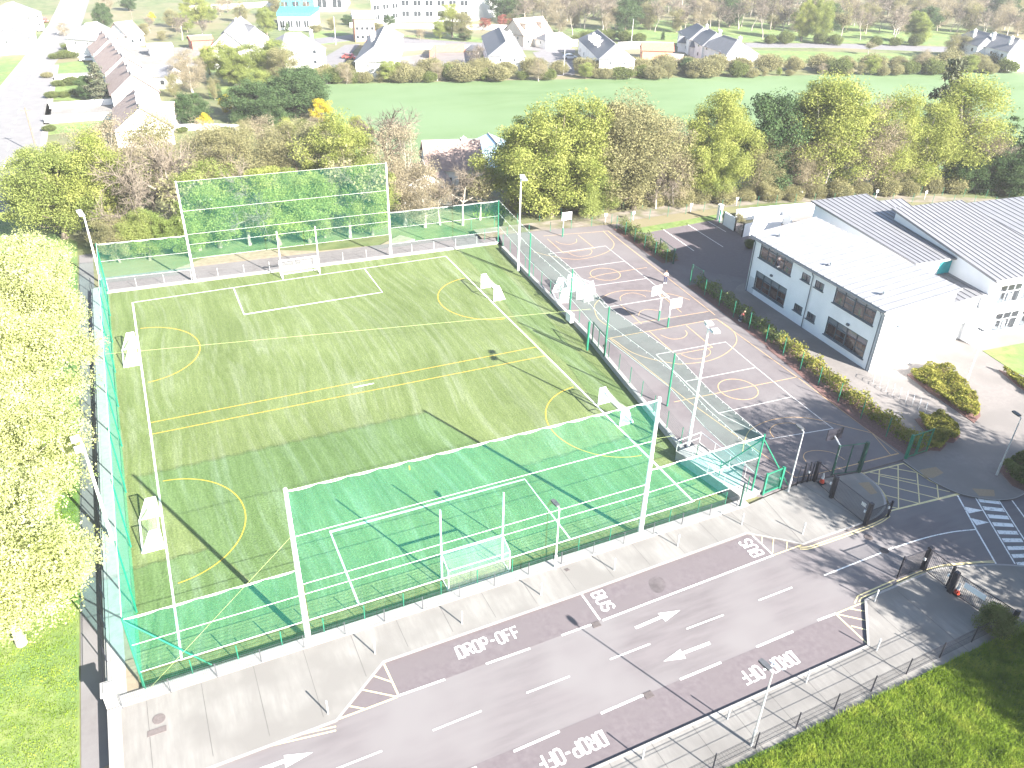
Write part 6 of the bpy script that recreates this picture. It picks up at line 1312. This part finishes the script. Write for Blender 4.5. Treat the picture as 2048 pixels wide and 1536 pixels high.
# hedges round the courts
def hedge(name, label, pts, wd, h, lm, dens=190, size=.10, z=ZP, jag=.25, seed=1, group='hedges beside the school', h0=.05, tall=None):
    rng = np.random.default_rng(seed); P = np.array(pts); seg = np.linalg.norm(np.diff(P, axis=0), axis=1); tot = seg.sum(); n = int(dens*tot); s = rng.random(n)*tot; cs = np.concatenate([[0], np.cumsum(seg)]); i = np.clip(np.searchsorted(cs, s)-1, 0, len(seg)-1)
    t = (s-cs[i])/seg[i]; Q = P[i]+(P[i+1]-P[i])*t[:, None]; D = (P[i+1]-P[i])/seg[i][:, None]; N = np.stack([-D[:, 1], D[:, 0]], 1)
    lump = .8+jag*np.sin(s*1.9+seed)+jag*.6*np.sin(s*4.7+2*seed)+.12*rng.normal(size=n); u = rng.uniform(-1, 1, n); v = rng.random(n)**.6
    zz = z+h0+(h*lump)*v*np.sqrt(np.clip(1-u*u*.7, 0, 1)); C = np.stack([Q[:, 0]+N[:, 0]*u*wd/2, Q[:, 1]+N[:, 1]*u*wd/2, zz], 1)
    r = empty(name, (pts[0][0], pts[0][1], z)); tag(r, label, 'hedge', group); C -= np.array([pts[0][0], pts[0][1], z])
    me = quadmesh('foliage', leaves(rng, C, size), LF[lm]); c = bpy.data.objects.new('foliage', me); COL.objects.link(c); c.parent = r
    b = MB()
    for k in range(int(tot/1.2)): j = rng.integers(0, n); q = Q[j]; b.tube((q[0], q[1], z-.05), (q[0]+rng.normal()*.2, q[1]+rng.normal()*.2, z+h*.7), .03, .012, 4, False)
    b.build('stems', 'bark', r); return r
h1 = GL([(1245, 456), (1290, 488), (1345, 524)], ZP); h2 = GL([(1395, 568), (1440, 598), (1500, 645), (1562, 690)], ZP); h3 = GL([(1562, 690), (1600, 718), (1680, 785), (1760, 845), (1850, 905)], ZP)
for k, (hp2, wd2) in enumerate(((h1, 1.8), (h2, 2.0), (h3, 2.6))):
    b = MB(); b.strip([(p[0]-.2, p[1]) for p in hp2], wd2+.8, ZP+.03); struct('planting_soil', b, 'mulch')
hedge('hedge', 'hedge with bright tops between the ball court and the car park', h1, 1.5, 1.6, 'hedge', 260, .11, seed=1)
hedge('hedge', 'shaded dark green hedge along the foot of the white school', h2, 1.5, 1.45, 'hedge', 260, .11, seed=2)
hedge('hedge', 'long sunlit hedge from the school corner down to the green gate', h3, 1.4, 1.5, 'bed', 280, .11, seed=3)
fence('mesh_fence', 'green mesh fence posts in front of the hedge beside the car park', 'fence', [(p[0]-1.0, p[1]) for p in h1], ZP, 1.9, 'green', 'dgreen', 2.6, .04, .2, (.05, .35, .65, 1), .003, group='green mesh fences round the courts')
fence('mesh_fence', 'green mesh fence running between the ball courts and the school hedges', 'fence', [(p[0]-1.15, p[1]) for p in h2]+[(p[0]-1.3, p[1]) for p in h3[1:]], ZP, 2.0, 'green', 'dgreen', 3.0, .045, .2, (.05, .35, .65, 1), .003, group='green mesh fences round the courts')
gate('green_gate', 'dark green gate leaf folded back at the car park end of the hedge', G(1346, 528, ZP), G(1318, 506, ZP), ZP, 2.0, 'dgreen', gg, bars=.15, br=.005, framer=.04, posts=(.08, .05))
gate('green_gate', 'dark green gate leaf at the near side of the gap to the car park', G(1381, 562, ZP), G(1402, 574, ZP), ZP, 2.1, 'dgreen', gg, bars=.15, br=.005, framer=.04, posts=(.08, .05))
# planting beds in the yard
def bed(name, label, pts, h, lm, n, size=.09, seed=1, z=ZP+.02):
    P = np.array(pts); rng = np.random.default_rng(seed); mn, mx = P.min(0), P.max(0); out = []
    while len(out) < n:
        q = rng.uniform(mn, mx); c = False; j = len(P)-1
        for i in range(len(P)):
            if (P[i][1] > q[1]) != (P[j][1] > q[1]) and q[0] < (P[j][0]-P[i][0])*(q[1]-P[i][1])/(P[j][1]-P[i][1])+P[i][0]: c = not c
            j = i
        if c: out.append((*q, z+h*(.35+.65*rng.random()**.5)*(.75+.35*sin(q[0]*2.3+seed)*sin(q[1]*1.9))))
    C = np.array(out); r = empty(name, (float(P[0][0]), float(P[0][1]), z)); tag(r, label, 'planting bed', 'planting beds in the school yard'); C -= np.array([P[0][0], P[0][1], z])
    me = quadmesh('foliage', leaves(rng, C, size), LF[lm]); c = bpy.data.objects.new('foliage', me); COL.objects.link(c); c.parent = r
    b = MB(); cc = P.mean(0); b.prism([tuple(cc+(p-cc)*1.06) for p in P], z-.1, z+.04); b.build('soil', 'mulch', r)
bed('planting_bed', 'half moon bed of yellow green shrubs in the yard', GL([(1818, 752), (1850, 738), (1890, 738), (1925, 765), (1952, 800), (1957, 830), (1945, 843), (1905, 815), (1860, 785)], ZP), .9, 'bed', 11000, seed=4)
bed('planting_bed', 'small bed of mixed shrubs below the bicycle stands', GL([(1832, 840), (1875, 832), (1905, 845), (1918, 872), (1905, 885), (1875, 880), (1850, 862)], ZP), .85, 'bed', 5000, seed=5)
bed('planting_bed', 'rounded shrub beside the green gate at the corner of the courts', GL([(1858, 880), (1880, 876), (1892, 890), (1880, 902), (1860, 900)], ZP), 1.1, 'bed', 2600, seed=6)
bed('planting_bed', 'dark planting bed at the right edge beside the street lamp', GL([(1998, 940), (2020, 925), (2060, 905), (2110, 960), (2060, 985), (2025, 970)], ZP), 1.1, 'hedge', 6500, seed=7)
bed('planting_bed', 'low bed at the right edge beyond the half moon bed', GL([(2000, 742), (2030, 752), (2080, 790), (2075, 800), (2035, 772)], ZP), .7, 'bed', 2500, seed=8)
tree('shrub', 0, 1500, 497, 0, 'small round bush at the far corner of the school block', 'bushes in the school grounds', 'bush', 1.0, ZP, None, 1.3, name='bush')
tree('shrub', 1, 1985, 1265, 0, 'dark bush at the end of the black railing beside the lower gate', 'bushes in the school grounds', 'bush', .8, ZP, None, 2.0, name='bush')
tree('bareiv', 0, 1478, 466, 0, 'small tree growing behind the gate in the white yard wall', 'bushes in the school grounds', 'tree', .8, ZP, None, 3.4)
# fence along the track with little white signs
tf = [(p[0], p[1]-1.6) for p in TR[:-3]]; tb = [(p[0], p[1]+3.1) for p in TR[:-3]]
f1 = fence('mesh_fence', 'thin green fence on the school side of the gravel track', 'fence', tf, .3, 1.5, 'green', 'rail', 3.2, .035, 0, (.3, .98), .004, group='fences along the gravel track')
f2 = fence('mesh_fence', 'thin fence with small white signs on the wood side of the gravel track', 'fence', tb, .1, 1.6, 'green', 'rail', 3.4, .03, 0, (.3, .98), .004, group='fences along the gravel track')
for k, (sx, sy) in enumerate(((1212, 430), (1268, 426), (1383, 410), (1475, 398), (1535, 388), (1603, 385), (1755, 383), (1853, 385))):
    x, y = G(sx, sy, 1.4); b = MB(); b.box((x, y, 1.45), (.45, .03, .4)); b.tube((x, y+.03, .2), (x, y+.03, 1.6), .025, .025, 4)
    tag(b.build('small_sign', 'glow'), '%s small white sign from the left on the track fence' % ordw(k), 'sign', 'small white signs on the track fence')
# grass blades
def blades(name, poly_, n, hmin, hmax, z, seed, wd=.03, lean=.5, m='grass', lab=None):
    rng = np.random.default_rng(seed); P = np.array(poly_); mn, mx = P.min(0), P.max(0); Q = rng.uniform(mn, mx, (n, 2)); ins = np.zeros(n, bool); j = len(P)-1
    for i in range(len(P)):
        a = (P[i][1] > Q[:, 1]) != (P[j][1] > Q[:, 1])
        with np.errstate(divide='ignore', invalid='ignore'): c = Q[:, 0] < (P[j][0]-P[i][0])*(Q[:, 1]-P[i][1])/(P[j][1]-P[i][1])+P[i][0]
        ins ^= (a & c); j = i
    Q = Q[ins]; n = len(Q); lump = .5+.5*np.clip(np.sin(Q[:, 0]*1.3+np.sin(Q[:, 1]*.9)*2)*np.sin(Q[:, 1]*1.7+np.sin(Q[:, 0]*.8)*2)+.4*rng.normal(size=n), -1, 1)
    h = hmin+(hmax-hmin)*lump*rng.uniform(.6, 1.1, n); a = rng.uniform(0, 2*pi, n); w_ = wd*rng.uniform(.6, 1.5, n); L_ = rng.normal(size=(n, 2))*lean*h[:, None]*.6
    V = np.empty((n, 4, 3)); dx, dy = np.cos(a)*w_, np.sin(a)*w_
    V[:, 0] = np.stack([Q[:, 0]-dx, Q[:, 1]-dy, np.full(n, z)], 1); V[:, 1] = np.stack([Q[:, 0]+dx, Q[:, 1]+dy, np.full(n, z)], 1)
    V[:, 2] = np.stack([Q[:, 0]+L_[:, 0]+dx*.4, Q[:, 1]+L_[:, 1]+dy*.4, z+h], 1); V[:, 3] = np.stack([Q[:, 0]+L_[:, 0]-dx*.4, Q[:, 1]+L_[:, 1]-dy*.4, z+h], 1)
    me = quadmesh(name, V, LF[m]); o = bpy.data.objects.new(name, me); COL.objects.link(o); o['kind'] = 'stuff'; o['label'] = lab; o['category'] = 'grass'
blades('long_grass', [(24, -19.2), (50, -18.8), (62, -21), (56, -34), (30, -34)], 330000, .14, .36, .45, 3, .017, .7, lab='long bright green grass on the bank at the lower right')
blades('lawn_grass', [(-5.6, -14), (-5.6, 30), (-14, 30), (-16, -14)], 70000, .04, .12, ZG+.03, 4, .02, .7, lab='short sunlit grass of the lawn at the lower left')
blades('verge_grass', [(45, 64.5), (66, 63.2), (89, 61), (106, 56), (131, 44), (160, 35), (160, 41), (131, 50), (106, 61.5), (89, 66), (66, 69), (48, 70)], 42000, .15, .6, ZG, 5, .06, .6, lab='rough grass between the gravel track and the tree line')
# ================================================================ HAZE
HAZE = 0.00022
hm = bpy.data.materials.new('haze_air'); hm.use_nodes = True; hn = hm.node_tree.nodes; hl_ = hm.node_tree.links
hn.remove(hn['Principled BSDF']); pv = hn.new('ShaderNodeVolumePrincipled'); pv.inputs['Color'].default_value = (.93, .96, 1, 1); pv.inputs['Density'].default_value = HAZE; pv.inputs['Anisotropy'].default_value = 0.0
hl_.new(pv.outputs[0], [x for x in hn if x.type == 'OUTPUT_MATERIAL'][0].inputs['Volume'])
b = MB(); b.box((150, 280, 22.5), (1000, 900, 48.5)); o = b.build('haze', 'rail'); o.data.materials.clear(); o.data.materials.append(hm); o['kind'] = 'stuff'
